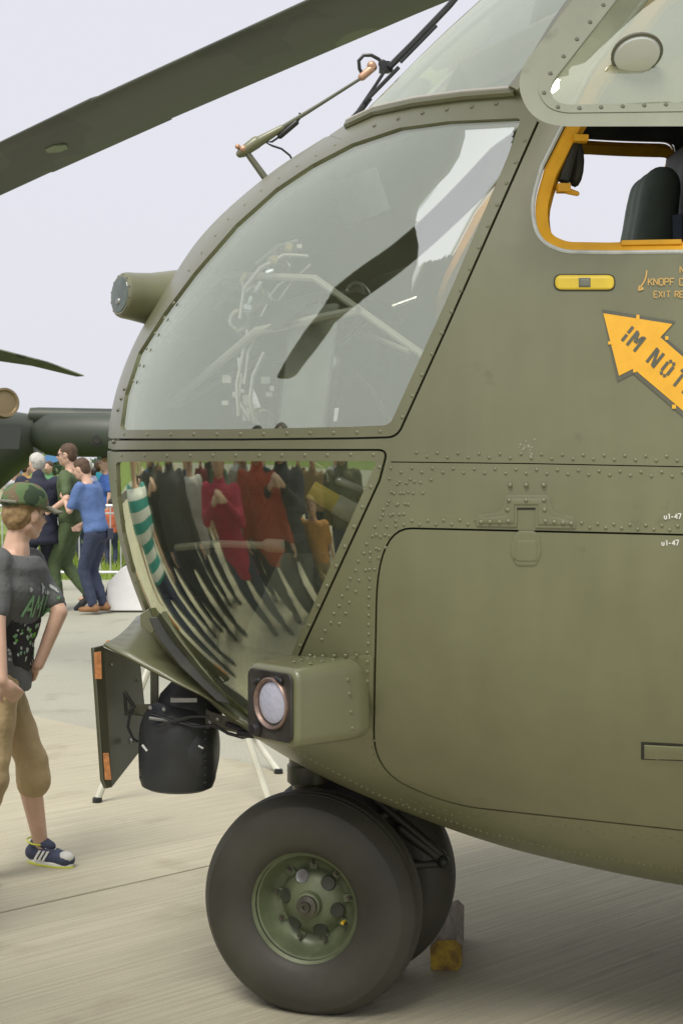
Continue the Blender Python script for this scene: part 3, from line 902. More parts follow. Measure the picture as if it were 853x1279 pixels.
botl = c3(wind[:nS]); botl[0].y = 0
rightl = [botl[-1]] + c3(windpost)
tr = s_roof
tE = windpost[-1]; phE = math.atan2(tE[1], tE[0]); tl = math.hypot(*tE)
topl = []
for k in range(13):
    f = k / 12; ph = math.pi / 2 + (phE - math.pi / 2) * f; t = float(t_of_s(s_roof)) * (1 - f) + tl * f; topl.append((t * math.cos(ph), t * math.sin(ph)))
topl = c3(topl); topl[0].y = 0
A_, D_ = botl[0], topl[0]
leftl = [A_.lerp(D_, k / 8) + Vector((-.02, 0, .02)) * math.sin(math.pi * k / 8) for k in range(9)]
wr = coons(botl, topl, leftl, rightl, 26, 16)
me = MB().grid(wr).mesh('windscreen'); 
bmm = bmesh.new(); bmm.from_mesh(me)
for f in bmm.faces:
    if f.normal.x > .2 or (f.normal.y > 0.2): f.normal_flip()
bmm.to_mesh(me); bmm.free(); me.shade_smooth()
wo_ = link('windscreen', me, G_WIND, HELI); link('windscreen', mirror(me, True), G_WIND, HELI)
# frame strips round the windscreen
def fstrip(line, r, name, m=OLIVE, k=8, sq=.6, far=False):
    if not far: return build(name, MB().tube(line, r, k), m, HELI)
    o, o2 = both(lambda: build(name, MB().tube(line, r, k), m, HELI)); return o
fstrip([p + Vector((-.004, -.002, .004)) for p in botl], .011, 'windscreen_sill')
fstrip([p + Vector((-.004, -.006, .004)) for p in rightl], .022, 'windscreen_post')
fstrip([p + Vector((0, 0, .004)) for p in topl], .02, 'windscreen_header', far=True)
build('centre_post', MB().tube([p + Vector((.012, 0, -.012)) for p in leftl], .012, 8), OLIVE, HELI)
sm2 = MB()
for i in range(len(botl) - 1):
    pass
# white sealant bead along the glass foot
fstrip([p + Vector((-.006, -.004, .016)) for p in botl[::1]], .0045, 'sealant_bead', mat('sealant', (.62, .60, .54), .6))

# ---- sliding bubble window, swung out at its foot
Pb = Vector((0, -1.30, 2.30)); Pt = Vector((0, -1.06, 2.95)); ax_ = Vector((1, .05, 0)); pn = ax_.cross(Pt - Pb).normalized()
if pn.y > 0: pn = -pn
def onpanel(px, py, off=0.0):
    d = (HR @ ray(px, py)); o = CAML; t = (Pb + pn * off - o).dot(pn) / d.dot(pn); return o + d * t
B_OUT = roundpoly([(770, -80), (715, 0), (640, 98), (668, 158), (1190, 157), (1190, -80)], [30, 0, 36, 44, 40, 40], seg=10)
B_MID = roundpoly([(800, -65), (751, 0), (667, 106), (686, 141), (1170, 135), (1170, -65)], [20, 0, 22, 30, 30, 30], seg=10)
B_IN = roundpoly([(812, -52), (769, 0), (684, 109), (695, 131), (1155, 124), (1155, -52)], [20, 0, 16, 22, 30, 30], seg=10)
def panel_ring(o, i, off, th, name, m, parent=HELI):
    o = dens(o, 5); n = len(o)
    def near(poly, c, p):   # ray from centre through p onto poly
        d = Vector(p) - Vector(c); best = None; q = dens(poly, 2)
        return min(q, key=lambda z: abs(math.atan2(z[1] - c[1], z[0] - c[0]) - math.atan2(d.y, d.x)) + 0)
    L = dens(i, 3)
    rows = [[], [], [], []]
    for k in range(n):
        f = k / n; a = o[k]
        b = min(L, key=lambda z: (z[0] - a[0]) ** 2 + (z[1] - a[1]) ** 2)
        rows[0].append(onpanel(*a, off)); rows[1].append(onpanel(*b, off)); rows[2].append(onpanel(*b, off - th)); rows[3].append(onpanel(*a, off - th))
    return build(name, MB().grid(rows, close_u=True, close_v=True, ), m, parent, 30, merge=True)
OLIVE_W = paint_mat('olive_paint_weathered', (.30, .32, .23), (.25, .27, .19), .38)
bo = panel_ring(B_OUT, B_MID, 0, .014, 'side_window_frame', OLIVE_W)
bi = panel_ring(B_MID, B_IN, .002, .012, 'side_window_retainer', OLIVE_W, bo)
lp = dens(B_IN, 8)
V, F = cdt_region([lp], [], [(x, y) for x in np.arange(690, 1150, 16) for y in np.arange(-50, 130, 16)])
F = F[pip(V[F].mean(1), lp)]
me = bpy.data.meshes.new('side_window_pane')
def blg(x, y):
    d = min((Vector((x, y)) - Vector(q)).length for q in lp); return .045 * (1 - math.exp(-d / 95)) 
me.from_pydata([tuple(onpanel(v[0], v[1], -.004 + blg(*v))) for v in V], [], [tuple(int(i) for i in f) for f in F]); me.update(); me.shade_smooth()
link('side_window_pane', me, G_BUB, bo)['label'] = 'bulged hazy window pane'
sb = MB()
for x, y, _, _ in walk([(758, 0), (679, 102), (679, 118), (690, 133), (712, 135.5), (853, 129.5), (1050, 129)], 27, 8):
    dome(sb, onpanel(x, y, .002), pn, .006, .0025)
tag(build('frame_bolt', sb, OLIVE_D, bo), kind='stuff')
vc = onpanel(795, 68, .045); va = (pn * .35 + Vector((0, -.1, -.75))).normalized()
vd = build('vent_dome', MB().lathe([(0, .016), (.03, .014), (.048, .006), (.053, -.004), (.050, -.012), (.04, -.016), (0, -.016)], vc, va, 28), mat('vent_pale', (.62, .66, .62), .12, 0, .8), bo)
build('vent_rim', MB().lathe([(.052, -.004), (.056, 0), (.057, .006), (.052, .008), (.050, .004)], vc - va * .006, va, 28, closed=True), OLIVE_D, vd)
# wide arm posts that hold it out (hidden behind the frame)
build('window_arm', MB().tube([onpanel(1020, -40, -.01), onpanel(1020, -40, -.2)], .008), DARKM, bo)

# ---- landing light box on the chin
_, nn_ = hit(420, 870)
hp_, _ = hit(440, 875)
Yb = (HM @ hp_).y
front = lat(341, 880, Yb - .115); fx = Vector((math.cos(R(38)), math.sin(R(38)), .02)).normalized()
fy = Vector((math.sin(R(38)), -math.cos(R(38)), 0)).normalized(); fz = Vector((0, 0, 1))
def lb(a, b, c): return front + fx * a + fy * b + fz * c
def rrect(w, h, r, k=5):
    out = []
    for cx, cy, a0 in ((w / 2 - r, h / 2 - r, 0), (-w / 2 + r, h / 2 - r, 90), (-w / 2 + r, -h / 2 + r, 180), (w / 2 - r, -h / 2 + r, 270)):
        for j in range(k + 1):
            a = R(a0 + 90 * j / k); out.append((cx + r * math.cos(a), cy + r * math.sin(a)))
    return out
rows = []
for d, g in ((-.004, -.012), (0, -.006), (.004, -.001), (.01, 0), (.10, .004), (.18, .006), (.215, .004), (.232, -.004), (.238, -.016)):
    rows.append([lb(d, x, z) for x, z in rrect(.195 + g * 2, .190 + g * 2, .030 + g * .5)])
lbx = build('landing_light_housing', MB().grid(rows, close_u=True, capa=True, capb=True), OLIVE, HELI, 50)
bz = build('light_bezel', MB().prism([lb(-.006, x, z) for x, z in rrect(.170, .166, .02)], -fx * .006), mat('bezel_dark', (.055, .052, .045), .5, .2, var=.4, vscale=14), lbx, bevel=.002)
lc = lb(-.012, .012, .006)
build('light_ring', MB().lathe([(.053, .0), (.056, .007), (.060, .010), (.063, .006), (.063, -.004), (.053, -.004)], lc, -fx, 36, closed=True), mat('copper_ring', (.24, .17, .14), .4, .5, var=.3, vscale=30), lbx)
ml = bpy.data.materials.new('lamp_lens'); ml.use_nodes = True
pb_ = ml.node_tree.nodes['Principled BSDF']; pb_.inputs['Base Color'].default_value = (.50, .52, .62, 1); pb_.inputs['Roughness'].default_value = .12; pb_.inputs['Specular IOR Level'].default_value = .9
wv = ml.node_tree.nodes.new('ShaderNodeTexVoronoi'); wv.inputs['Scale'].default_value = 70; tcc = ml.node_tree.nodes.new('ShaderNodeTexCoord'); bpn = ml.node_tree.nodes.new('ShaderNodeBump'); bpn.inputs['Strength'].default_value = .3; bpn.inputs['Distance'].default_value = .004
ml.node_tree.links.new(tcc.outputs['Object'], wv.inputs[0]); ml.node_tree.links.new(wv.outputs[0], bpn.inputs['Height']); ml.node_tree.links.new(bpn.outputs[0], pb_.inputs['Normal'])
build('light_lens', MB().lathe([(0, .007), (.03, .006), (.046, .002), (.054, -.002)], lc, -fx, 36), ml, lbx)
kb = MB().lathe([(0, .02), (.012, .02), (.016, .012), (.017, -.004)], lb(-.012, -.042, -.062), -fx, 14)
build('focus_knob', kb, BLACKP, lbx)
build('ring_clip', MB().cap(lb(-.02, .055, .065), lb(-.02, .04, .07), .006, .006), BLACKP, lbx); build('ring_clip', MB().cap(lb(-.02, -.045, .05), lb(-.02, -.03, .058), .006, .006), BLACKP, lbx)
# flange with a bead, and the bolts in the box side
fl = roundpoly([(376, 822), (392, 826), (462, 817), (467, 822), (464, 914), (455, 917), (452, 905), (380, 905)], [4, 10, 5, 5, 5, 4, 4, 4], seg=4)
drape(fl, .0035, OLIVE, 'light_flange', 6, .004, bevel=.0015)
rr = MB()
for x, y in [(388, 818), (404, 819), (418, 818.5), (432, 818), (446, 817.5), (459, 826), (459, 838), (459, 850), (459, 862), (458, 874), (457, 886), (456, 900)]:
    p, n = hit(x, y); dome(rr, p + n * .004, n, .0055, .0035)
for c, a in ((.055, .15), (.02, .155), (-.025, .16), (-.065, .165)):
    dome(rr, lb(a, .1035, c), fy, .0055, .004)
for a, b in ((.05, .02), (.08, .01), (.11, .0), (.14, -.01), (.17, -.02), (.06, .07), (.1, .065), (.14, .06)):
    dome(rr, lb(a, b, .101), fz, .005, .003)
tag(build('housing_bolt', rr, OLIVE, lbx), kind='stuff')

# ---- warning sensor on the brow of the nose
sf = lat(150, 368, 4.36); sbp = lat(204, 383, 4.56); sa = Vector((-.83, -.52, .06)).normalized()
L_ = .15
sn_ = build('warning_sensor', MB().lathe([(0, -.001), (.056, 0), (.063, -.005), (.066, -.014), (.068, -.04), (.074, -.09), (.086, -.14), (.10, -.20), (.105, -.25)], sf, sa, 32), OLIVE, HELI)
build('sensor_window', MB().lathe([(0, .004), (.03, .004), (.050, .002), (.053, -.002)], sf, sa, 28), mat('sensor_glass', (.10, .13, .11), .15, var=.2, vscale=20), sn_)
su = sa.orthogonal().normalized(); sw = sa.cross(su); sbm = MB()
for j in range(12):
    a = j * math.pi / 6; dome(sbm, sf + (su * math.cos(a) + sw * math.sin(a)) * .057 - sa * .002, sa, .0038, .003, 6)
tag(build('sensor_bolt', sbm, OLIVE_D, sn_), kind='stuff')
dd = MB(); dome(dd, sf + Vector((0, 0, -.02)) + sa * .004, sa, .012, .007, 12); build('sensor_button', dd, GREYM, sn_)
# small studs beside the sensor and the nose edge
stm = MB()
for x, y in ((140, 552), (146, 512), (150, 498), (154, 486)):
    p, n = hit(x + 3, y); dome(stm, p, Vector((-1, 0, .1)), .007, .008, 8)
tag(build('nose_stud', stm, OLIVE_D, HELI), kind='stuff')

# ---- temperature probe / wiper linkage on top of the nose
DP = 4.52
pr = build('probe_post', MB().tube([lat(337, 230, DP), lat(308, 190, DP)], [.011, .009], 10), OLIVE_D, HELI)
build('probe_foot', MB().lathe([(0, .012), (.014, .012), (.02, .004), (.03, 0)], lat(338, 231, DP), (-.4, 0, .9), 16), OLIVE, pr)
m1 = MB(); m1.cap(lat(303, 190, DP), lat(320, 178, DP), .016, .019); m1.cap(lat(318, 180, DP), lat(352, 160, DP), .017, .010); m1.ell(lat(300, 192, DP), .012)
build('linkage_housing', m1, OLIVE, pr)
m1 = MB(); m1.ell(lat(304, 186, DP - .01), .011); m1.ell(lat(297, 183, DP - .01), .008); build('copper_joint', m1, mat('copper_bare', (.62, .38, .26), .45, .5, var=.2), pr)
m1 = MB(); m1.tube([lat(350, 161, DP), lat(400, 130, DP), lat(452, 97, DP)], [.0075, .0055, .0048], 10); build('linkage_rod', m1, GREYM if False else OLIVE_D, pr)
m1 = MB(); m1.cap(lat(452, 96, DP), lat(466, 84, DP), .012, .012); m1.ell(lat(464, 82, DP), .014); build('copper_joint', m1, MATS['copper_bare'], pr)
loop = [lat(452 + 12 * math.cos(a) + 6, 82 + 13 * math.sin(a) * -1, DP) for a in [x * .35 for x in range(-6, 12)]]
m1 = MB().tube([lat(455, 97, DP), lat(449, 86, DP), lat(448, 76, DP), lat(454, 69, DP), lat(464, 69, DP), lat(473, 74, DP), lat(480, 82, DP)], .0055, 8); m1.cap(lat(478, 80, DP), lat(486, 86, DP), .014, .012); m1.box(lat(480, 84, DP), (.03, .03, .03)); build('hose_loop', m1, BLACKP, pr)
m1 = MB().cap(lat(350, 170, DP), lat(370, 153, DP), .0085, .0085); build('cable_sleeve', m1, BLACKP, pr)
m1 = MB().tube([lat(372, 151, DP), lat(376, 146, DP), lat(374, 141, DP)], .003, 6); m1.tube([lat(350, 170, DP), lat(340, 177, DP), lat(332, 178, DP), lat(340, 182, DP), lat(352, 186, DP), lat(362, 194, DP), lat(368, 205, DP)], .0032, 6); build('cable', m1, BLACKP, pr)
# wiper lying on the edge of the windscreen
wp = build('wiper', MB().tube([lat(432, 157, DP - .02), lat(450, 138, DP - .03), lat(462, 122, DP - .03)], .009, 6).tube([lat(455, 128, DP - .04), lat(498, 84, DP - .04)], .006, 6).tube([lat(440, 149, DP - .02), lat(470, 105, DP - .02), lat(482, 86, DP - .02)], .005, 6), BLACKP, HELI)
build('wiper', MB().tube([lat(486, 84, DP - .02), lat(515, 55, DP - .03), lat(560, 8, DP - .03), lat(600, -40, DP - .03)], .010, 6).tube([lat(500, 78, DP - .05), lat(545, 32, DP - .05)], .005, 6), BLACKP, HELI)

# ---- open nose door, fairing and camera turret under the chin
D1 = 4.36
TD = mat('turret_black', (.034, .038, .039), .48, var=.35, vscale=9)
ORG = mat('orange_liner', (.50, .21, .07), .7, var=.35, vscale=60)
def plate(px, D, th, name, m, parent=HELI, bevel=.002):
    pts = [lat(x, y, d) for (x, y), d in zip(px, D if hasattr(D, '__len__') else [D] * len(px))]
    n = (pts[1] - pts[0]).cross(pts[2] - pts[0]).normalized()
    return build(name, MB().prism(pts, n * th), m, parent, bevel=bevel)
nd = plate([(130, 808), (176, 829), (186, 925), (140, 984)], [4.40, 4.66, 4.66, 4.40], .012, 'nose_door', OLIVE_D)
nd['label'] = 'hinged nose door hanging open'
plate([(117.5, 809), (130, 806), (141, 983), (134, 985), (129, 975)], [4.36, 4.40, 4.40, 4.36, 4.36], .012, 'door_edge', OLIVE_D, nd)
plate([(118, 815), (126.5, 814), (127.5, 848), (119, 848)], 4.335, .006, 'orange_strip', ORG, nd, 0)
plate([(129, 941), (136, 941), (139.5, 974), (131.5, 974)], 4.335, .006, 'orange_strip', ORG, nd, 0)
plate([(133, 803), (137, 802), (167, 820), (163, 825)], [4.38, 4.38, 4.6, 4.6], .006, 'orange_strip', ORG, nd, 0)
m1 = MB(); m1.cap(lat(156, 865, 4.42), lat(166, 880, 4.42), .006, .006, 8); m1.cap(lat(156, 865, 4.42), lat(158, 892, 4.42), .005, .005, 8); m1.cap(lat(158, 892, 4.42), lat(168, 882, 4.42), .005, .005, 8); build('door_bracket', m1, DARKM, nd)
m1 = MB()
for x, y in ((139, 955), (144, 965), (166, 926), (170, 905), (150, 930), (172, 850), (140, 830)): dome(m1, lat(x, y, 4.40 + (x - 130) / 46 * .26 - .012), Vector((.3, -.95, 0)), .005, .004, 6)
m1.ell(lat(165, 925, 4.5), .011); tag(build('door_stud', m1, GREYM, nd), kind='stuff')
# fairing: a shallow curved tray
rows = []
edgeA = [((130, 804), 4.30), ((160, 820), 4.27), ((200, 842), 4.22), ((250, 868), 4.17), ((300, 900), 4.13), ((322, 912), 4.11)]
edgeB = [((172, 769), 4.60), ((186, 768), 4.55), ((208, 796), 4.46), ((240, 834), 4.36), ((288, 878), 4.26), ((322, 906), 4.18)]
for v in range(7):
    f = v / 6; row = []
    for (a, da), (b, db) in zip(edgeA, edgeB):
        row.append(lat(a[0] * (1 - f) + b[0] * f, a[1] * (1 - f) + b[1] * f + 5 * math.sin(math.pi * f), da * (1 - f) + db * f - .05 * math.sin(math.pi * f)))
    rows.append(row)
fo = build('chin_fairing', MB().grid(rows), OLIVE, HELI); solid(fo, .008)
plate([(175, 768), (186, 760), (198, 782), (190, 792), (176, 782)], 4.24, .03, 'fairing_lug', OLIVE, fo)
# dark glossy lower lip of the chin window
plate([(186, 772), (197, 770), (215, 800), (258, 848), (292, 874), (291, 880), (272, 876), (225, 832), (196, 795)], [4.2, 4.2, 4.19, 4.16, 4.14, 4.14, 4.15, 4.17, 4.19], .008, 'lower_lip', mat('lip_dark', (.06, .062, .048), .22, var=.3), fo)
# arm
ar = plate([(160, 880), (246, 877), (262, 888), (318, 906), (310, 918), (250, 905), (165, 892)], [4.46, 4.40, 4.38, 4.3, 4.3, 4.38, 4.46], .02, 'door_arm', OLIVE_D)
m1 = MB(); m1.tube([lat(167, 886, 4.42), lat(162, 895, 4.42), lat(160, 908, 4.42), lat(166, 922, 4.42), lat(172, 926, 4.44)], .004, 6); m1.tube([lat(190, 892, 4.35), lat(215, 900, 4.33), lat(245, 908, 4.32), lat(268, 906, 4.31), lat(285, 916, 4.3), lat(303, 921, 4.28), lat(318, 918, 4.26)], .0052, 8); m1.cap(lat(300, 916, 4.27), lat(316, 918, 4.25), .010, .010, 8); m1.cap(lat(285, 905, 4.3), lat(305, 913, 4.28), .009, .008, 8)
build('arm_cable', m1, BLACKP, ar)
m1 = MB(); m1.box(lat(230, 874, 4.34), (.075, .02, .012)); m1.cap(lat(188, 897, 4.34), lat(260, 908, 4.32), .005, .004, 6)
for x, y in ((188, 884), (205, 886), (262, 902), (302, 914), (272, 898)): dome(m1, lat(x, y, 4.34), Vector((0, -1, 0)), .007, .005, 8)
build('arm_fitting', m1, GREYM, ar)
plate([(188, 838), (198, 843), (198, 880), (188, 882)], 4.55, .02, 'turret_bracket', OLIVE_D)
# turret
tcn = lat(223, 935, 4.44)
tr_ = build('camera_turret', MB().lathe([(0, -.118), (.088, -.116), (.104, -.108), (.112, -.085), (.116, -.02), (.116, .04), (.113, .07), (.103, .10), (.085, .125), (.05, .14), (.0, .142)], tcn, (.03, 0, 1), 40), TD, HELI)
tr_['label'] = 'black camera turret under the nose'
build('turret_yoke', MB().lathe([(.02, .10), (.1, .10), (.09, .15), (.06, .19), (.055, .22), (0, .22)], tcn + Vector((.02, .02, 0)), (.1, 0, 1), 28), TD, tr_)
build('turret_cheek', MB().lathe([(.0, .03), (.05, .03), (.085, .022), (.108, .006), (.116, -.012), (.118, -.04)], tcn + Vector((.085, .0, .0)), (1, -.12, 0), 32), TD, tr_, 60)
plate([(196, 905), (238, 893), (262, 893), (262, 897), (240, 897), (198, 909)], 4.318, .004, 'turret_flange', BLACKP, tr_)
m1 = MB().box(lat(181, 934, 4.325), (.022, .004, .006), Matrix.Rotation(R(52), 3, 'Y')); build('white_mark', m1, mat('white_mark', (.7, .72, .7), .5), tr_); build('white_mark', MB().box(lat(251, 933, 4.318), (.016, .003, .005), Matrix.Rotation(R(30), 3, 'Y')), MATS['white_mark'], tr_)
m1 = MB()
for i in range(9): dome(m1, lat(256 + .6 * i * 0, 905 + i * 9, 4.335), Vector((.2, -1, 0)), .0045, .003, 6)
for i in range(5): dome(m1, lat(176, 915 + i * 14, 4.36), Vector((-.6, -.8, 0)), .004, .003, 6)
tag(build('turret_bolt', m1, BLACKP, tr_), kind='stuff')
build('turret_mount', MB().lathe([(.05, 0), (.05, .12), (.11, .16), (.11, .26), (0, .26)], tcn + Vector((.03, .03, .19)), (0, 0, 1), 24), DARKM, HELI)
# dark equipment bay above the turret, so the chin is not hollow
build('equipment_bay', MB().box((-.10, .04, .97), (.30, .34, .10)), DARKM, HELI, bevel=.01)

# ---- nose gear
yaw = R(19); wa = HR @ Vector((math.sin(yaw), math.cos(yaw), 0))     # axle, pointing away
wN = loc(at(391, 1131, 4.37)); wN.z = .307
TR = .325
def tyre_profile():
    pr = []
    for k in range(25):
        a = -math.pi * .98 + (2 * math.pi * .98) * 0 + k / 24 * math.pi
    return pr
def wheel(c, outer, label=None):
    """outer: unit vector to the outer face"""
    w = .105
    prof = []
    for r, h in [(.152, .058), (.156, .070), (.166, .083), (.185, .094), (.21, .102), (.235, .104), (.258, .099), (.278, .086), (.280, .0855), (.283, .082), (.292, .070), (.302, .054), (.3065, .046), (.3015, .0445), (.3015, .041), (.3075, .0395), (.310, .026), (.304, .0245), (.304, .0205), (.311, .019), (.312, .006), (.312, -.010), (.3095, -.024), (.304, -.0255), (.304, -.0285), (.3095, -.030), (.308, -.036), (.302, -.052), (.292, -.070), (.278, -.086), (.258, -.099), (.21, -.102), (.166, -.083), (.152, -.058)]:
        prof.append((r, h))
    prof = [(r if r < .17 else .166 + (r - .166) * (TR - .166) / (.312 - .166), h) for r, h in prof]
    mb = MB().lathe(prof, c, outer, 96, closed=True)
    vs = []
    for v in mb.v:                              # the tyre flattens on the concrete and bulges above it
        z = v[2]
        if z < .022:
            k = (.022 - z); z2 = .002 + (z + .02) * .02
            vs.append((v[0], v[1], max(.002, .004 - k * .01)))
        else: vs.append(v)
    mb.v = [v if v[2] > .0 else (v[0], v[1], .002) for v in mb.v]
    wo2 = build('wheel', MB().lathe([(.0, -.05), (.150, -.05), (.156, -.04), (.1565, .05), (.152, .068), (.160, .076), (.163, .072), (.158, .060), (.146, .056), (.138, .030), (.128, .004), (.108, -.008), (.0, -.012)][::-1], c, outer, 64), mat('rim_green', (.135, .16, .088), .42, .1, var=.25, vscale=12), HELI, 40)
    if label: wo2['label'] = label
    ty = build('tyre', mb, RUBBER, wo2, 50)
    # hub with bolts; its six openings are discs coloured as their shade
    a = Vector((0, 0, 1)); a = (a - outer * a.dot(outer)).normalized(); b = outer.cross(a)
    hb = MB().lathe([(.0, .045), (.012, .045), (.013, .055), (.024, .055), (.030, .048), (.036, .046), (.040, .030), (.062, .022), (.092, .004), (.100, -.010)], c, outer, 40)
    build('hub', hb, MATS['rim_green'], wo2, 40)
    build('axle_cap', MB().lathe([(.0, .060), (.007, .061), (.0075, .070), (.014, .071), (.017, .062), (.030, .059), (.0305, .046)], c, outer, 24), mat('hub_steel', (.13, .125, .10), .4, .6, var=.3, vscale=30), wo2, 30)
    for k in range(6):
        an = k * math.pi / 3 + .35; q = c + (a * math.cos(an) + b * math.sin(an)) * .075
        nn = (outer + (a * math.cos(an) + b * math.sin(an)) * .35).normalized()
        build('hub_opening_disc', MB().lathe([(0, .0165), (.014, .0165), (.0195, .018), (.022, .013)], q, nn, 18), mat('opening_shade', (.045, .050, .035), .6) if k else GREYM, wo2, 40)
    for k in range(9):
        an = k * 2 * math.pi / 9; q = c + (a * math.cos(an) + b * math.sin(an)) * .112 - outer * .005
        m1 = MB().lathe([(0, .018), (.005, .018), (.0052, .010), (.0085, .010), (.0085, 0)], q, outer, 6)
        build('wheel_nut', m1, MATS['hub_steel'], wo2, 30)
    lug = MB()
    for k in range(9):
        an = k * 2 * math.pi / 9; q = c + (a * math.cos(an) + b * math.sin(an)) * .110 - outer * .006
        rot = Matrix((b * -math.sin(an) * 0 + (a * math.cos(an) + b * math.sin(an)), (b * math.cos(an) - a * math.sin(an)), outer)).transposed()
        build('hub_lug', MB().box(q, (.045, .024, .010), rot), MATS['rim_green'], wo2, bevel=.002)
    for k in range(6):
        an = .5 + k * 2 * math.pi / 6; q = c + (a * math.cos(an) + b * math.sin(an)) * .026 + outer * .057
        pass
    build('valve', MB().lathe([(0, .02), (.005, .02), (.0055, 0)], c + (a * math.cos(4.25) + b * math.sin(4.25)) * .108 + outer * .002, outer, 8), mat('valve_yellow', (.75, .5, .03), .5), wo2)
    return wo2
wheel(wN, -wa, 'near nose wheel with green rim')
wF = wN + wa * .36
wheel(wF, wa, 'far nose wheel')
mid = wN + wa * .18
build('axle', MB().tube([wN + wa * .04, wF - wa * .04], .035, 16), OLIVE_D, HELI)
st = lat(384, 975, 4.60)
zt_ = .95
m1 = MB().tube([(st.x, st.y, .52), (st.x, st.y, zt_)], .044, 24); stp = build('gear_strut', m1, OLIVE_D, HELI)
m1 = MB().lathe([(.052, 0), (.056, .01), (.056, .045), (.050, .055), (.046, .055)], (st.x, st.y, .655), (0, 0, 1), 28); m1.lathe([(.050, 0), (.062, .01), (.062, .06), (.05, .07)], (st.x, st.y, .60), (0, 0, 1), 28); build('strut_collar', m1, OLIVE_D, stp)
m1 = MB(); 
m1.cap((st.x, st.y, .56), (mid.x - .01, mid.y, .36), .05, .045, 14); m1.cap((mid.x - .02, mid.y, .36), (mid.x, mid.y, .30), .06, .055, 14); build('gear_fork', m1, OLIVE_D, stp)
dk = MB(); e1 = Vector((st.x + .50, st.y + .02, .62)); 
dk.cap((mid.x, mid.y - .03, .42), e1 + Vector((-.05, -.06, .05)), .018, .016); dk.cap((mid.x, mid.y + .06, .42), e1 + Vector((-.05, .1, .05)), .018, .016)
dk.cap(lat(500, 1035, 4.53), lat(553, 1075, 4.55), .016, .015); dk.cap(lat(490, 1082, 4.53), lat(553, 1078, 4.55), .018, .013); dk.cap(lat(470, 1000, 4.53), lat(552, 1068, 4.55), .014, .014); dk.ell(lat(553, 1076, 4.54), .020)
build('torque_links', dk, DARKM, stp)
# gear bay: a dark recess in the belly
build('gear_bay', MB().box((.30, .0, .80), (.60, .44, .16)), DARKM, HELI)
m1 = MB(); m1.ell(lat(352, 985, 4.55), (.05, .02, .02)); 

# ---- rear fuselage, engines, rotor (run on outside the frame)
rows = []
for s in np.linspace(SMAX, 9.5, 24):
    ph = np.linspace(-math.pi / 2, math.pi / 2, 28); p = sect(np.full(28, SMAX), ph)
    p = p.copy(); p[:, 0] = s - S0; full = [Vector(v) for v in p] + [Vector((v[0], -v[1], v[2])) for v in p[::-1]][1:-1]
    rows.append(full)
for s, k, up in ((11, .8, .25), (13, .55, .6), (16, .35, 1.0), (18.5, .22, 1.4)):
    rows.append([Vector((s - S0, v.y * k, (v.z - 2.0) * k + 2.0 + up)) for v in rows[23]])
build('rear_fuselage', MB().grid(rows, close_u=True, capb=True), OLIVE, HELI, 50)
m1 = MB(); rows = []
for s, w_, h_ in ((3.2, .3, .3), (3.6, .7, .6), (4.5, .85, .8), (6.5, .85, .8), (8, .5, .5), (9, .3, .2)):
    rows.append([Vector((s - S0, w_ * math.cos(a), 3.2 + h_ * math.sin(a))) for a in np.linspace(0, math.pi, 14)])
m1.grid(rows, capa=True, capb=True); build('rotor_pylon', m1, OLIVE, HELI, 50)
for sgn in (-1, 1):
    build('engine_pod', MB().lathe([(0, -.1), (.2, -.1), (.3, 0), (.38, .3), (.4, 1.2), (.33, 2.2), (.28, 2.5), (0, 2.5)], (3.3, sgn * 1.25, 3.35), (1, 0, 0), 24), OLIVE, HELI, 40)
    sp = build('sponson', MB().lathe([(0, 0), (.25, .1), (.42, .5), (.46, 1.2), (.44, 2.4), (.25, 3.2), (0, 3.4)], (5.6, sgn * 1.75, .95), (1, 0, 0), 24), OLIVE, HELI, 40)
    for q in (-.16, .16):
        mw = MB().lathe([(.15, .1), (.25, .11), (.33, .07), (.345, 0), (.33, -.07), (.25, -.11), (.15, -.1)], (7.6, sgn * 1.75 + q, .345), (0, 1, 0), 40, closed=True); build('main_tyre', mw, RUBBER, HELI)
        build('main_rim', MB().lathe([(0, .08), (.15, .1), (.16, 0), (.15, -.1), (0, -.08)], (7.6, sgn * 1.75 + q, .345), (0, 1, 0), 24), MATS['rim_green'], HELI)
    build('main_leg', MB().tube([(7.6, sgn * 1.75, .35), (7.5, sgn * 1.7, 1.0)], .06), OLIVE_D, HELI)
hubw = Vector((4.8, 4.5, 4.78)); hub = loc(hubw)
build('rotor_mast', MB().tube([(hub.x, hub.y, 3.7), (hub.x, hub.y, 4.9)], .16, 20), OLIVE_D, HELI)
build('rotor_hub', MB().lathe([(0, .22), (.3, .2), (.5, .05), (.5, -.08), (.2, -.2), (0, -.2)], hub, (0, 0, 1), 28), OLIVE_D, HELI, 40)
BLD = camo('blade_paint', [(.042, .050, .032), (.055, .063, .040), (.10, .12, .07)], .55, .5, 3.1, 3)
bP = loc(at(-10, 226, 10.6)); bd = (bP - hub); slope = bd.z / bd.xy.length; a0 = math.atan2(bd.y, bd.x)
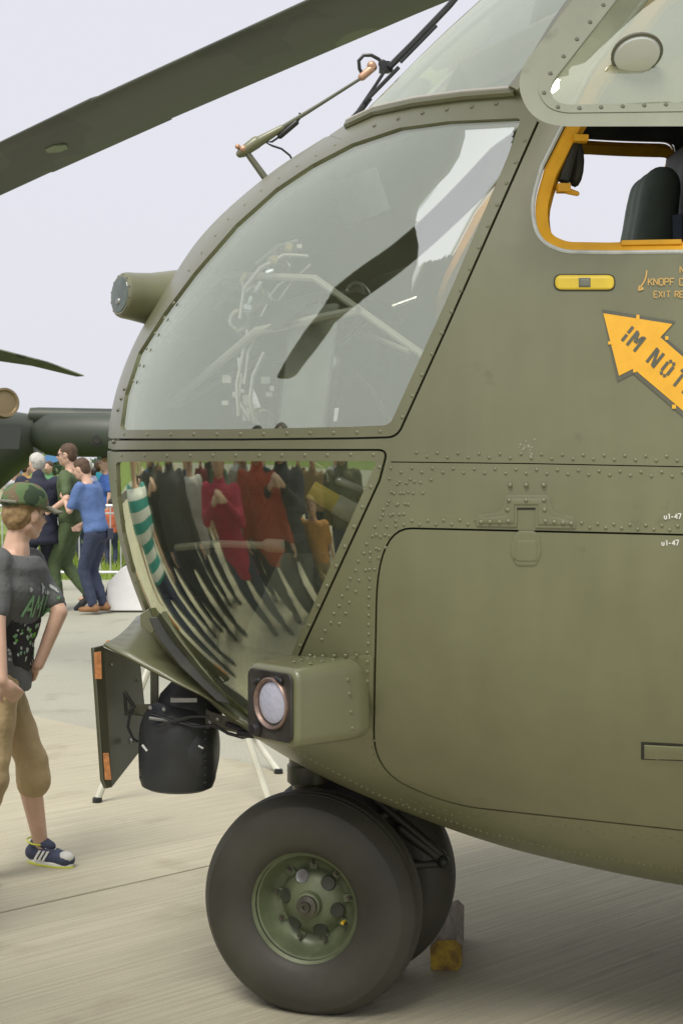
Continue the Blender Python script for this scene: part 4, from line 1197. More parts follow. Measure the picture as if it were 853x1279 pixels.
for k in range(6):
    a = a0 + k * math.pi / 3; u = Vector((math.cos(a), math.sin(a), slope)); c = Vector((math.sin(a), -math.cos(a), 0)); upv = u.cross(c); upv = upv if upv.z > 0 else -upv
    sec = [(-.33, 0), (-.325, .012), (-.28, .032), (-.2, .045), (-.05, .045), (.12, .026), (.32, .004), (.33, 0), (.32, -.004), (.12, -.012), (-.05, -.022), (-.2, -.026), (-.28, -.022), (-.325, -.010)]
    rows = []
    for r, ch in ((1.3, .45), (1.7, .95), (2.2, 1), (4, 1), (6, 1), (8, 1), (8.01, 1.045), (9.2, 1.045), (9.21, 1), (10.2, 1), (11.2, 1), (11.35, .8), (11.4, .5)):
        sag = -.004 * max(0, r - 5) ** 2
        o_ = hub + u * r + Vector((0, 0, sag + .12))
        rows.append([o_ + c * (q[0] * ch) + upv * q[1] for q in sec])
    bl = build('rotor_blade', MB().grid(rows, close_u=True, capa=True, capb=True), BLD, HELI, 30)
    build('blade_cuff', MB().tube([hub + u * .45, hub + u * 1.35], .11, 14), OLIVE_D, bl)
    if k == 0:
        # pale scratches / tape marks on its lower face
        ms = MB()
        for (x0_, y0_, x1_, y1_, w_) in ((305, 93, 345, 110, 2.5), (345, 110, 378, 119, 2.0)):
            pass
        build('tip_weight_cover', MB().prism([hub + u * 8.75 + c * q + upv * -.03 + u * w_ + Vector((0, 0, -.004 * 3.75 ** 2 + .12)) for q, w_ in ((.0, -.09), (.06, -.04), (.06, .05), (.0, .1), (-.06, .05), (-.06, -.04))], upv * .01), mat('cover_green', (.16, .20, .12), .6), bl)

# ---- cockpit
CKP = mat('cockpit_black', (.030, .031, .030), .55, var=.3, vscale=14)
CKG = mat('cockpit_grey', (.24, .26, .23), .6, var=.25, vscale=10)
SEATM = mat('seat_cloth', (.15, .185, .165), .85, var=.25, vscale=16, bump=.4, bscale=200, dist=.002)
build('cockpit_floor', MB().prism([(.25, -.68, 1.12), (.8, -.86, 1.12), (1.9, -.95, 1.12), (1.9, .95, 1.12), (.8, .86, 1.12), (.25, .68, 1.12)], (0, 0, -.03)), CKP, HELI)
build('rear_bulkhead', MB().box((1.95, 0, 1.95), (.04, 1.5, 1.8)), CKP, HELI)
ip = build('instrument_panel', MB().prism([(-.10, -.68, 1.62), (.02, -.70, 1.62), (.06, -.70, 1.98), (-.06, -.62, 1.98)], (0, 1.40, 0)), CKG, HELI, bevel=.01)
rows = []
for x, z in ((-.22, 1.96), (-.14, 2.03), (-.02, 2.06), (.07, 2.03), (.10, 1.98), (.07, 1.985), (-.02, 2.02), (-.14, 1.99)):
    rows.append([Vector((x + .12 * (yy / .68) ** 2, yy, z - .05 * (yy / .68) ** 2)) for yy in np.linspace(-.68, .68, 14)])
build('glare_shield', MB().grid(rows, close_v=True), CKP, ip)
BEZ = mat('bezel_white', (.88, .87, .80), .22, .85)
for yy in (-.56, -.42, -.28, -.12, .1, .28, .44, .58):
    for zz in (1.70, 1.83, 1.93):
        c0 = Vector((.02 + (zz - 1.62) * .11, yy, zz)); gx = Vector((1, 0, -.1)).normalized()
        g = build('gauge', MB().lathe([(.0, .012), (.040, .012), (.048, .020), (.052, .014), (.052, -.01)], c0, gx, 18), CKP if (zz != 1.83) else BEZ, ip)
build('centre_console', MB().prism([(.05, -.17, 1.14), (.95, -.17, 1.14), (.95, -.17, 1.42), (.10, -.17, 1.66)], (0, .34, 0)), CKG, HELI, bevel=.008)
build('overhead_panel', MB().prism([(.42, -.22, 2.72), (.95, -.26, 2.98), (.95, -.26, 2.86), (.46, -.22, 2.62)], (0, .48, 0)), CKG, HELI, bevel=.008)
fr = MB()
for sg in (-1, 1):
    fr.tube([(-.40, sg * .10, 1.75), (-.15, sg * .55, 1.92), (.10, sg * .80, 1.95)], .012)
    fr.tube([(-.42, sg * .12, 1.95), (-.25, sg * .30, 2.1), (.0, sg * .62, 2.05), (.25, sg * .85, 1.84), (.34, sg * .93, 1.7)], .010)
build('frame_tubes', fr, mat('tube_pale', (.60, .62, .52), .5, .2), HELI)
for sg in (-1, 1):
    y0 = sg * .56
    mb = MB(); mb.cap((.62, y0 - .14, 1.48), (.62, y0 + .14, 1.48), .075, .075); mb.cap((.95, y0 - .17, 1.46), (.95, y0 + .17, 1.46), .085, .085); mb.cap((.62, y0, 1.49), (.95, y0, 1.47), .08, .09); mb.box((.8, y0, 1.46), (.42, .40, .12))
    st2 = link('pilot_seat', remesh(mb, .02, 8), SEATM, HELI)
    mb = MB(); 
    for q in (-.14, -.05, .05, .14): mb.cap((1.10, y0 + q, 1.52), (1.18, y0 + q * .9, 2.22), .075, .070)
    link('seat_back', remesh(mb, .02, 8), SEATM, st2)
    mb = MB(); 
    for q in (-.09, 0, .09): mb.cap((1.16, y0 + q, 2.30), (1.19, y0 + q, 2.50), .075, .07)
    link('headrest', remesh(mb, .018, 8), mat('headrest_green', (.24, .30, .26), .7, var=.15), st2)
    build('seat_shell', MB().prism([(1.25, y0 - .24, 1.30), (1.29, y0 - .24, 2.66), (1.34, y0 - .24, 2.66), (1.31, y0 - .24, 1.30)], (0, .48, 0)), CKP, st2, bevel=.01)
    build('seat_pedestal', MB().box((.9, y0, 1.27), (.4, .3, .34)), CKP, st2)
    mb = MB(); mb.tube([(1.0, y0 - .12, 2.25), (1.0, y0 - .10, 2.0), (.96, y0 - .09, 1.6)], .02, 4); mb.tube([(1.0, y0 + .12, 2.25), (1.0, y0 + .10, 2.0), (.96, y0 + .09, 1.6)], .02, 4)
    build('harness', mb, mat('harness_blue', (.05, .065, .10), .8), st2)
    mb = MB().tube([(.38, y0, 1.14), (.40, y0, 1.45), (.36, y0, 1.62), (.40, y0, 1.78)], .014); mb.cap((.40, y0, 1.76), (.44, y0, 1.86), .022, .020); build('control_stick', mb, CKP, HELI)
    mb = MB()
    for q in (-.12, .12): mb.box((-.02, y0 + q * .8 - sg * .12, 1.32), (.03, .09, .14)); mb.tube([(-.02, y0 + q * .8 - sg * .12, 1.30), (.12, y0 + q * .8 - sg * .12, 1.14)], .012)
    build('rudder_pedals', mb, GREYM, HELI)
# things seen behind the chin window
cax = (HR @ Vector((.86, .05, -.50))).normalized(); c0_ = lat(388, 611, 3.86)
cy_ = build('yellow_canister', MB().lathe([(0, 0), (.022, 0), (.024, .003), (.024, .075)], c0_, cax, 24), mat('canister_yellow', (.85, .66, .12), .3), HELI)
build('canister_sleeve', MB().lathe([(.024, .072), (.027, .073), (.027, .125), (.024, .128), (0, .128)], c0_, cax, 24), mat('canister_white', (.80, .80, .74), .25, .3), cy_)
build('canister_clamp', MB().lathe([(.0, .128), (.030, .128), (.032, .134), (.030, .150), (.018, .155), (.018, .175), (0, .175)], c0_, cax, 16), CKP, cy_)
build('valve_body', MB().cap(lat(424, 601, 3.9), lat(450, 612, 3.9), .012, .010), mat('pale_alloy', (.55, .56, .56), .3, .5), HELI)
build('teal_liner', MB().prism([lat(392, 574, 4.12), lat(478, 574, 4.12), lat(452, 640, 4.12), lat(400, 610, 4.12)], (0, .02, 0)), mat('liner_teal', (.22, .30, .27), .7, var=.2, vscale=20), HELI)
build('cable', MB().tube([lat(391, 577, 3.9), lat(402, 583, 3.88), lat(409, 593, 3.88), lat(410, 602, 3.88)], .0025, 6), MATS['canister_white'], HELI)
mb = MB()
for x, y in ((414, 590), (420, 598), (428, 594), (436, 598), (404, 598), (398, 596), (449, 622), (445, 634), (440, 644), (433, 648)): mb.cap(lat(x, y, 3.97), lat(x + 5, y + 7, 3.95), .010, .008)
tag(build('pipe_fittings', mb, CKP, HELI), kind='stuff')
mb = MB().lathe([(0, 0), (.05, 0), (.05, .04), (.035, .05), (.035, .07), (.046, .08), (.046, .11), (.033, .12), (.033, .14), (.042, .15), (.04, .19), (.02, .24), (0, .25)], lat(378, 690, 4.0), (0, 0, 1), 20); build('black_bellows', mb, CKP, HELI)
mb = MB().tube([lat(220, 684, 4.1), lat(270, 679, 4.05), (lat(350, 682, 4.0))], .010).cap(lat(335, 681, 4.0), lat(362, 683, 4.0), .018, .018); build('control_rod', mb, MATS['tube_pale'], HELI)
mb = MB()
for i in range(7):
    x = 300 + i * 20; mb.tube([lat(x, 585, 4.45), lat(x + 12, 620 + 10 * math.sin(i * 2), 4.4), lat(x - 4, 655 + 8 * math.cos(i), 4.45)], .007, 6)
build('wiring_loom', mb, CKP, HELI)
build('avionics_shelf', MB().box((-.10, .35, 1.50), (.4, .5, .03)), CKG, HELI)
build('avionics_box', MB().box((.15, .2, 1.33), (.3, .4, .3)), CKP, HELI, bevel=.008)
build('kick_panel', MB().prism([lat(352, 692, 4.3), lat(432, 690, 4.3), lat(380, 822, 4.3), lat(300, 806, 4.3)], (0, .02, 0)), CKG, HELI)
build('chin_floor', MB().prism([(-.38, -.25, 1.06), (.3, -.48, .92), (.3, .48, .92), (-.38, .25, 1.06)], (0, 0, -.02)), LINING, HELI)
build('chin_backdrop', MB().prism([(-.52, .10, 1.60), (-.50, .10, 1.30), (-.38, .10, 1.08), (-.1, .10, .95), (.3, .10, .95), (.3, .10, 1.60)], (0, .03, 0)), LINING, HELI)  # added dark sheet, blocks daylight from the far chin window
BVHF = BVHTree.FromPolygons([Vector((v.x, -v.y, v.z)) for v in _vs], _fs)
def farhit(px, py):
    x, y = px, py
    for k in range(260):
        h, n, i, d = BVHF.ray_cast(CAML, (HR @ ray(x, y)).normalized())
        if h is not None: return h + (CAML - h).normalized() * .06
        dx_, dy_ = 430 - x, 400 - y; l = math.hypot(dx_, dy_) or 1; x += dx_ / l * 1.5; y += dy_ / l * 1.5
    raise RuntimeError('far side missed')
BL = dens([(152, 548), (152, 490), (175, 440), (250, 320), (350, 225), (450, 168), (520, 150), (580, 146), (580, 170), (573, 195), (560, 216), (540, 236), (522, 258), (517, 282), (522, 305), (520, 330), (512, 352), (511, 395), (500, 400), (484, 440), (480, 548)], 8)  # outline of an added dark backdrop that blocks sky through the far windows
HOLES = [[(296, 446), (304, 449), (303, 470), (297, 474)], [(314, 478), (322, 496), (330, 520), (324, 524), (315, 506)], [(396, 512), (424, 509), (421, 526), (399, 527)], [(369, 492), (376, 488), (380, 500), (371, 503)], [(306, 372), (313, 364), (316, 376), (308, 384)], [(334, 334), (346, 326), (350, 334), (338, 343)], [(300, 506), (306, 503), (310, 514), (303, 518)], [(440, 420), (446, 416), (449, 424), (442, 428)], [(352, 300), (364, 296), (366, 305), (354, 308)]]  # cut through the backdrop so bits of sky show as glints
V, F_ = cdt_region([BL] + HOLES, [], [(x, y) for x in np.arange(160, 580, 14) for y in np.arange(150, 548, 14)]); F_ = F_[pip(V[F_].mean(1), BL)]
for hp in HOLES: F_ = F_[~pip(V[F_].mean(1), hp)]
me = bpy.data.meshes.new('dark_backdrop'); me.from_pydata([tuple(farhit(*v)) for v in V], [], [tuple(int(i) for i in f) for f in F_]); me.update(); me.shade_smooth()
solid(link('dark_backdrop', me, mat('backdrop_dark', (.035, .04, .035), .8, var=.5, vscale=5), HELI), .006, 0)
for (x, y, r_, D_) in ((318, 372, .034, 4.12), (345, 330, .026, 4.15), (300, 400, .030, 4.10), (330, 522, .024, 4.3), (372, 505, .022, 4.3), (410, 385, .03, 4.0), (445, 365, .026, 4.0)):
    ax2 = (HR @ Vector((-.35, -.9, .25))).normalized(); g = build('gauge', MB().lathe([(r_ * .78, .006), (r_, .012), (r_ * 1.12, .004), (r_ * 1.12, -.03), (r_ * .8, -.03)], lat(x, y, D_), ax2, 22, closed=True), BEZ, HELI)
    build('dial', MB().lathe([(0, .0), (r_ * .8, .0)], lat(x, y, D_), ax2, 22), CKP, g)
for pts_ in (((300, 398), (305, 360), (325, 335), (355, 318), (385, 320)), ((298, 520), (296, 480), (304, 440), (310, 412)), ((318, 528), (312, 500), (316, 470), (330, 440)), ((400, 470), (425, 430), (470, 390), (520, 372)), ((345, 395), (390, 400), (430, 385), (480, 388))):
    build('hose', MB().tube([lat(x, y, 4.08) for x, y in pts_], .006, 8), BEZ, HELI)
build('window_brace', MB().tube([lat(247, 340, 4.42), lat(330, 372, 4.34), lat(420, 402, 4.2), lat(512, 440, 4.0)], .0075, 8), MATS['tube_pale'], HELI)
build('band_plate', MB().prism([lat(392, 400, 4.42), lat(470, 345, 4.42), lat(516, 330, 4.42), lat(512, 395, 4.42), lat(440, 470, 4.42), (lat(400, 528, 4.42)), lat(350, 528, 4.42)], (0, .05, 0)), CKP, HELI, bevel=.004)  # dark plate added in the shape of the blade's dark reflection
build('roof_panel', MB().prism([lat(412, 230, 4.5), lat(470, 208, 4.5), lat(488, 262, 4.5), lat(432, 285, 4.5)], (0, .02, 0)), CKG, HELI, bevel=.003)
GOLD = mat('gold_anodised', (.95, .72, .28), .3, .6); BLW = mat('pale_blue_plate', (.70, .80, .92), .25, .3)
for x, y, w_, h_, an, m_ in ((342, 324, .020, .016, 30, GOLD), (361, 309, .016, .020, 20, GOLD), (374, 309, .013, .013, 0, BEZ), (337, 340, .020, .008, -20, BLW), (322, 358, .009, .034, 30, BLW), (312, 375, .009, .02, 20, BLW), (309, 385, .020, .016, 10, BLW), (303, 348, .005, .032, 30, GOLD), (368, 398, .006, .006, 0, BEZ), (369, 406, .006, .010, 20, BEZ)):
    build('glint_plate', MB().box(lat(x, y, 4.04), (w_, .012, h_), Matrix.Rotation(R(an), 3, 'Y') @ Matrix.Rotation(R(-35), 3, 'X')), m_, HELI)  # small plates added and tilted to mirror the sky as glints
for pts_ in (((336, 372), (347, 357), (362, 346)), ((348, 376), (366, 350), (388, 330)), ((326, 396), (334, 380))):
    build('rod', MB().tube([lat(x, y, 4.04) for x, y in pts_], .0035, 8), BEZ, HELI)
# white switch bits and hoses seen through the side glass
mb = MB(); random.seed(4)
for i in range(16):
    x, y = random.uniform(270, 400), random.uniform(470, 525)
    mb.box(lat(x, y, 4.5 + random.uniform(-.2, .2)), (random.uniform(.01, .03), .01, random.uniform(.01, .03)))
for pts in (((300, 345), (312, 385), (322, 402)), ((320, 330), (345, 308), (372, 300)), ((300, 470), (298, 500), (312, 525)), ((330, 400), (310, 440), (305, 480)), ((380, 460), (400, 430), (440, 390))):
    mb.tube([lat(x, y, 4.4) for x, y in pts], .007, 6)
build('switch_gear', mb, BEZ, HELI)
mb = MB()
for x, y, a in ((303, 392, 1), (345, 325, .4), (360, 312, .3), (318, 372, 1), (325, 520, 0), (405, 470, .6)):
    mb.lathe([(0, .02), (.022, .02), (.026, 0), (.022, -.02), (0, -.02)], lat(x, y, 4.42), (math.cos(a), .6, math.sin(a)), 14)
build('instrument_knobs', mb, mat('brass_knob', (.85, .68, .35), .3, .8), HELI)
random.seed(11)

# ================================================================== GROUND
u_ = Vector((1.64, -1.76, 0)).normalized(); v_ = Vector((-u_.y, u_.x, 0)); v_ = v_ if v_.y < 0 else -v_
B0 = ground(50, 895)
def gp(a, b, z=0): return Vector((B0.x, B0.y, 0)) + u_ * a + v_ * b + Vector((0, 0, z))
jl = ground(0, 1140); ja = (Vector((jl.x, jl.y, 0)) - Vector((B0.x, B0.y, 0))).dot(u_)

def ground_mat(name, c1, c2, broom):
    m = bpy.data.materials.new(name); m.use_nodes = True; t = m.node_tree; b = t.nodes['Principled BSDF']
    b.inputs['Roughness'].default_value = .85; b.inputs['Specular IOR Level'].default_value = .25
    tc = t.nodes.new('ShaderNodeTexCoord'); n1 = t.nodes.new('ShaderNodeTexNoise'); n1.inputs['Scale'].default_value = .8; n1.inputs['Detail'].default_value = 9; n1.inputs['Roughness'].default_value = .65
    t.links.new(tc.outputs['Object'], n1.inputs[0])
    r = t.nodes.new('ShaderNodeValToRGB'); r.color_ramp.elements[0].position = .3; r.color_ramp.elements[1].position = .7
    r.color_ramp.elements[0].color = (*c2, 1); r.color_ramp.elements[1].color = (*c1, 1); t.links.new(n1.outputs[0], r.inputs[0])
    mp = t.nodes.new('ShaderNodeMapping'); mp.inputs['Rotation'].default_value = (0, 0, -math.atan2(v_.y, v_.x)); t.links.new(tc.outputs['Object'], mp.inputs[0])
    mp2 = t.nodes.new('ShaderNodeMapping'); mp2.inputs['Scale'].default_value = (1.2, 60, 1) if broom else (60, 60, 60); t.links.new(mp.outputs[0], mp2.inputs[0])
    n2 = t.nodes.new('ShaderNodeTexNoise'); n2.inputs['Scale'].default_value = 1.0; n2.inputs['Detail'].default_value = 7; n2.inputs['Roughness'].default_value = .7
    t.links.new(mp2.outputs[0], n2.inputs[0])
    n3 = t.nodes.new('ShaderNodeTexNoise'); n3.inputs['Scale'].default_value = 220; n3.inputs['Detail'].default_value = 3; t.links.new(tc.outputs['Object'], n3.inputs[0])
    def mulby(col, src, lo, hi):
        mr = t.nodes.new('ShaderNodeMapRange'); mr.inputs['From Min'].default_value = .3; mr.inputs['From Max'].default_value = .7; mr.inputs['To Min'].default_value = lo; mr.inputs['To Max'].default_value = hi
        t.links.new(src, mr.inputs[0]); mx = t.nodes.new('ShaderNodeMix'); mx.data_type = 'RGBA'; mx.blend_type = 'MULTIPLY'; mx.inputs[0].default_value = 1
        t.links.new(col, mx.inputs[6]); t.links.new(mr.outputs[0], mx.inputs[7]); return mx.outputs[2]
    c = mulby(r.outputs[0], n2.outputs[0], .76 if broom else .88, 1.12)
    c = mulby(c, n3.outputs[0], .86, 1.10)
    ns = t.nodes.new('ShaderNodeTexNoise'); ns.inputs['Scale'].default_value = 2.3; ns.inputs['Detail'].default_value = 4; t.links.new(tc.outputs['Object'], ns.inputs[0])
    rs_ = t.nodes.new('ShaderNodeValToRGB'); rs_.color_ramp.elements[0].position = .60; rs_.color_ramp.elements[0].color = (1, 1, 1, 1); rs_.color_ramp.elements[1].position = .78; rs_.color_ramp.elements[1].color = (.72, .70, .66, 1)
    t.links.new(ns.outputs[0], rs_.inputs[0]); ms_ = t.nodes.new('ShaderNodeMix'); ms_.data_type = 'RGBA'; ms_.blend_type = 'MULTIPLY'; ms_.inputs[0].default_value = 1; t.links.new(c, ms_.inputs[6]); t.links.new(rs_.outputs[0], ms_.inputs[7]); c = ms_.outputs[2]
    t.links.new(c, b.inputs['Base Color'])
    bp = t.nodes.new('ShaderNodeBump'); bp.inputs['Strength'].default_value = .8 if broom else .5; bp.inputs['Distance'].default_value = .006 if broom else .004
    t.links.new(n2.outputs[0], bp.inputs['Height'])
    bp2 = t.nodes.new('ShaderNodeBump'); bp2.inputs['Strength'].default_value = .4; bp2.inputs['Distance'].default_value = .002
    t.links.new(n3.outputs[0], bp2.inputs['Height']); t.links.new(bp.outputs[0], bp2.inputs['Normal']); t.links.new(bp2.outputs[0], b.inputs['Normal'])
    MATS[name] = m; return m
CONC = ground_mat('concrete', (.50, .47, .345), (.43, .40, .295), True)
ASPH = ground_mat('asphalt', (.385, .385, .305), (.34, .34, .27), False)
def sheet(name, pts, m, kind='structure'):
    me = bpy.data.meshes.new(name); me.from_pydata([tuple(p) for p in pts], [], [tuple(range(len(pts)))]); me.update()
    bm = bmesh.new(); bm.from_mesh(me)
    for f in bm.faces:
        if f.normal.z < 0: f.normal_flip()
    bm.to_mesh(me); bm.free()
    return tag(link(name, me, m), kind=kind)
GRASSM = mat('grass_green', (.17, .24, .04), .9, var=.3, vscale=.4, bump=.6, bscale=8, dist=.05)
sheet('ground', [(-2500, -2500, -.030), (2500, -2500, -.030), (2500, 2500, -.030), (-2500, 2500, -.030)], GRASSM)
g0 = ground(100, 727).y + .0
ap = sheet('asphalt_apron', [(-120, -60, -.018), (120, -60, -.018), (120, 21.5, -.018), (-120, 21.5, -.018)], ASPH)
dirt = mat('joint_dark', (.07, .065, .055), .95)
# the concrete apron as slabs with open joints over a dark bed
sheet('slab_bed', [gp(-16, .0, -.014), gp(30, .0, -.014), gp(30, 30, -.014), gp(-16, 30, -.014)], dirt)
apron = tag(sheet('concrete_apron', [gp(-16, 14.9, -.010), gp(30, 14.9, -.010), gp(30, 29, -.010), gp(-16, 29, -.010)], CONC), kind='structure')
aas = [ja - 15, ja - 10, ja - 5, ja, ja + 5, ja + 10, ja + 15]
for i in range(len(aas) - 1):
    for j in range(2):
        b0, b1 = j * 7.4 + .005, (j + 1) * 7.4 - .004
        mb = MB().prism([gp(aas[i] + .006, b0, 0), gp(aas[i + 1] - .006, b0, 0), gp(aas[i + 1] - .006, b1, 0), gp(aas[i] + .006, b1, 0)], (0, 0, -.012))
        o = build('concrete_slab', mb, CONC, apron, bevel=.004)
# grass tufts along the verge beyond the barriers
def tufts(name, x0, x1, y0, y1, n, h, m):
    mb = MB(); 
    for i in range(n):
        x, y = random.uniform(x0, x1), random.uniform(y0, y1); a = random.uniform(0, 6.28); hh = h * random.uniform(.5, 1.2); l = random.uniform(-.5, .5) * hh
        dx_, dy_ = math.cos(a) * .012, math.sin(a) * .012
        mb.add([(x - dx_, y - dy_, -.03), (x + dx_, y + dy_, -.03), (x + l, y + l * .5, hh)], [(0, 1, 2)])
    me = mb.mesh(name); return tag(link(name, me, m), kind='stuff')
tufts('verge_grass', -9, 3, 21.6, 34, 26000, .14, mat('grass_blades', (.24, .33, .05), .85, var=.35, vscale=1.2))

# ---- wooden chock behind the wheel
ck = empty('wooden_chock'); tag(ck, 'old timber wheel chock with a yellow painted end, lying behind the nose wheel', 'wheel chock')
c0, c1 = ground(556, 1212), ground(578, 1159)
d_ = (c1 - c0); d_.z = 0; Lc = .33; d_ = Vector((.10, 1, 0)).normalized(); side = Vector((d_.y, -d_.x, 0))
sec = [(-.046, 0), (.038, 0), (.052, .018), (.052, .080), (.030, .098), (-.026, .094), (-.048, .070)]
rows = []
for k in range(9):
    f = k / 8; rows.append([c0 + d_ * (f * Lc) + side * (x + random.uniform(-.0015, .0015)) + Vector((0, 0, z * (1.0 + .12 * f) + (.02 * f * (x > .02 and z > .05)))) for x, z in sec])
WOOD = mat('weathered_timber', (.20, .165, .12), .85, var=.4, vscale=6, bump=.6, bscale=40, dist=.003, stretch=(8, 1, 8))
CKY = mat('chock_yellow', (.46, .31, .03), .7, col2=(.12, .07, .02), vscale=26, bump=.8, bscale=60, dist=.004)
build('timber_block', MB().grid(rows, close_u=True, capa=True, capb=True), WOOD, ck, 30, bevel=.002)
build('painted_end', MB().prism([c0 - d_ * .0015 + side * x * .985 + Vector((0, 0, .001 + z * .985)) for x, z in sec], -d_ * .002), CKY, ck)

# ---- pale trestle standing behind the nose
PALE = mat('pale_plastic', (.60, .60, .50), .5, var=.1)
ts = empty('folding_stand'); tag(ts, 'pale splay-legged stand behind the nose, its legs reaching the concrete', 'stand')
legs = [((192, 820), (122, 1002), 7.05), ((296, 880), (338, 1008), 7.0), ((320, 925), (348, 966), 7.8)]
tops = []
for (t0, f0, D) in legs:
    f3 = ground(*f0); t3 = at(t0[0], t0[1], D + .12)
    up_ = t3 + (t3 - f3) * .12
    lg = build('leg', MB().tube([f3 + Vector((0, 0, .01)), up_], .016, 8), PALE, ts); tops.append(up_)
    build('rubber_foot', MB().lathe([(0, 0), (.024, 0), (.022, .022), (.012, .026)], f3, (0, 0, 1), 12), BLACKP, lg)
build('cross_bar', MB().tube([tops[0], tops[1]], .016, 8).tube([tops[1], tops[2]], .014, 8), PALE, ts)

# ================================================================== FAR HELICOPTER
DG = camo('far_camo', [(.035, .045, .034), (.05, .062, .044), (.085, .115, .06)], .35, .5, 5.5, 2)
FH = empty('helicopter', (at(-60, 585, 25).x, 25.4, 0)); tag(FH, 'dark green camouflaged helicopter parked in the background at the left, partly out of frame', 'helicopter')
fo_ = Vector(FH.location)
def F(px, py, Y): return at(px, py, Y) - fo_
m1 = MB(); rows = []
prof = [(-8.0, .9, .55, 3.0), (-6.5, 1.15, .45, 3.2), (-5.0, 1.2, .4, 3.15), (-3.0, 1.2, .4, 3.1), (-1.4, 1.2, .45, 3.0), (-.5, 1.15, .55, 2.86), (.1, 1.05, .80, 2.70), (.6, .9, 1.15, 2.58), (1.0, .7, 1.5, 2.50), (1.35, .5, 1.75, 2.45)]
for x, w_, zb, zt in prof:
    r = []
    for k in range(28):
        a = 2 * math.pi * k / 28; ca, sa_ = math.cos(a), math.sin(a)
        r.append(Vector((x, w_ * math.copysign(abs(ca) ** .75, ca), (zb + zt) / 2 + (zt - zb) / 2 * math.copysign(abs(sa_) ** .75, sa_))))
    rows.append(r)
fb = build('fuselage', m1.grid(rows, close_u=True, capa=True, capb=True), DG, FH, 50)
tk = build('fuel_tank', MB().lathe([(0, -.35), (.2, -.3), (.33, -.1), (.36, .1), (.36, 2.6), (.3, 3.4), (.15, 4.0), (0, 4.2)], F(66, 543, 25.0), (1, -.05, -.01), 32), DG, FH, 50)
build('tank_pylon', MB().lathe([(.0, -.2), (.14, -.15), (.15, 0), (.15, 2.3), (0, 2.3)], F(50, 520, 25.1), (1, -.02, -.02), 20), DG, FH, 50)
build('filler_cap', MB().lathe([(0, .03), (.07, .03), (.08, .01), (.11, .01), (.11, -.02)], F(122, 549, 24.63), (0, -1, 0), 20), DARKM, tk)
build('intake_cover', MB().lathe([(0, .03), (.10, .03), (.18, .02), (.20, .05), (.235, .05), (.25, -.08)], F(6, 503, 24.30), (.55, -.8, .1), 28), mat('bronze_cover', (.25, .19, .10), .35, .4), FH)
build('side_hatch', MB().prism([F(-40, 530, 24.18), F(28, 531, 24.18), F(24, 561, 24.18), F(-40, 560, 24.18)], (0, .02, 0)), mat('hatch_dark', (.035, .04, .035), .5), FH)
build('rotor_blade', MB().prism([F(-300, 392, 24), F(-20, 432, 24), F(60, 453, 24), F(105, 470, 24), F(96, 470.5, 24.1), F(40, 457, 24.3), F(-300, 408, 24.3)], (0, .02, .02)), BLD, FH)
for x, y in ((-1.2, 1.1), (-1.2, -1.1), (-7.0, 0)):
    m1 = MB().lathe([(.1, .1), (.3, .12), (.34, 0), (.3, -.12), (.1, -.1)], (x - 2, y, .34), (0, 1, 0), 24, closed=True); build('wheel', m1, RUBBER, FH)
    build('gear_leg', MB().tube([(x - 2, y, .34), (x - 2, y * .9, 1.0)], .07), DARKM, FH)
build('rotor_mast', MB().tube([(-4, 0, 2.9), (-4, 0, 4.2)], .2), DARKM, FH)

# ================================================================== CROWD BARRIER
GALV = mat('galvanised_steel', (.55, .57, .57), .4, .5, var=.1)
def barrier(x0, x1, Y, label):
    b = empty('crowd_barrier', ((x0 + x1) / 2, Y, 0)); tag(b, label, 'barrier', 'galvanised crowd barriers')
    h = (x1 - x0) / 2
    build('frame', MB().tube([(-h, 0, .22), (-h, 0, 1.02), (-h + .06, 0, 1.08), (h - .06, 0, 1.08), (h, 0, 1.02), (h, 0, .22), (-h, 0, .22)], .020, 8).tube([(-h, 0, .98), (h, 0, .98)], .012, 6), GALV, b)
    n = 15; me = None
    for k in range(n):
        x = -h + (k + 1) * 2 * h / (n + 1)
        if me is None:
            o = build('bar', MB().tube([(0, 0, .22), (0, 0, 1.07)], .009, 6), GALV, b); me = o.data
        else:
            o = link('bar', me, None, b)
        o.location.x = x
    for s in (-1, 1): build('foot', MB().tube([(s * (h - .25), -.28, .0), (s * (h - .25), 0, .24), (s * (h - .25), .28, .0)], .014, 6), GALV, b)
YB = 19.6
for i, (lb_) in enumerate(('galvanised crowd barrier at the far left, behind the boy and the dark helicopter', 'galvanised crowd barrier directly behind the three men talking', 'galvanised crowd barrier running behind the white bag and the helicopter nose', 'galvanised crowd barrier hidden mostly behind the large helicopter')):
    barrier(-6.25 + i * 2.2, -4.1 + i * 2.2, YB, lb_)

# white bag on the asphalt
wb = empty('white_bag', tuple(ground(155, 762))); tag(wb, 'white square bag standing on the asphalt beside the helicopter nose', 'bag')
mb = MB().prism([(-.17, -.1, 0), (.26, -.1, 0), (.26, -.1, .44), (.04, -.1, .50), (-.02, -.1, .46), (-.17, -.1, .30)], (0, .22, 0))
build('bag_body', mb, mat('white_canvas', (.78, .78, .78), .7, var=.04, bump=.3, bscale=12), wb, bevel=.012, seg=3)
build('strap', MB().tube([(-.16, 0, .30), (-.2, 0, .15), (-.19, 0, .05)], .012, 6).tube([(.0, 0, .47), (.06, 0, .56), (.16, 0, .5)], .010, 6), BLACKP, wb)

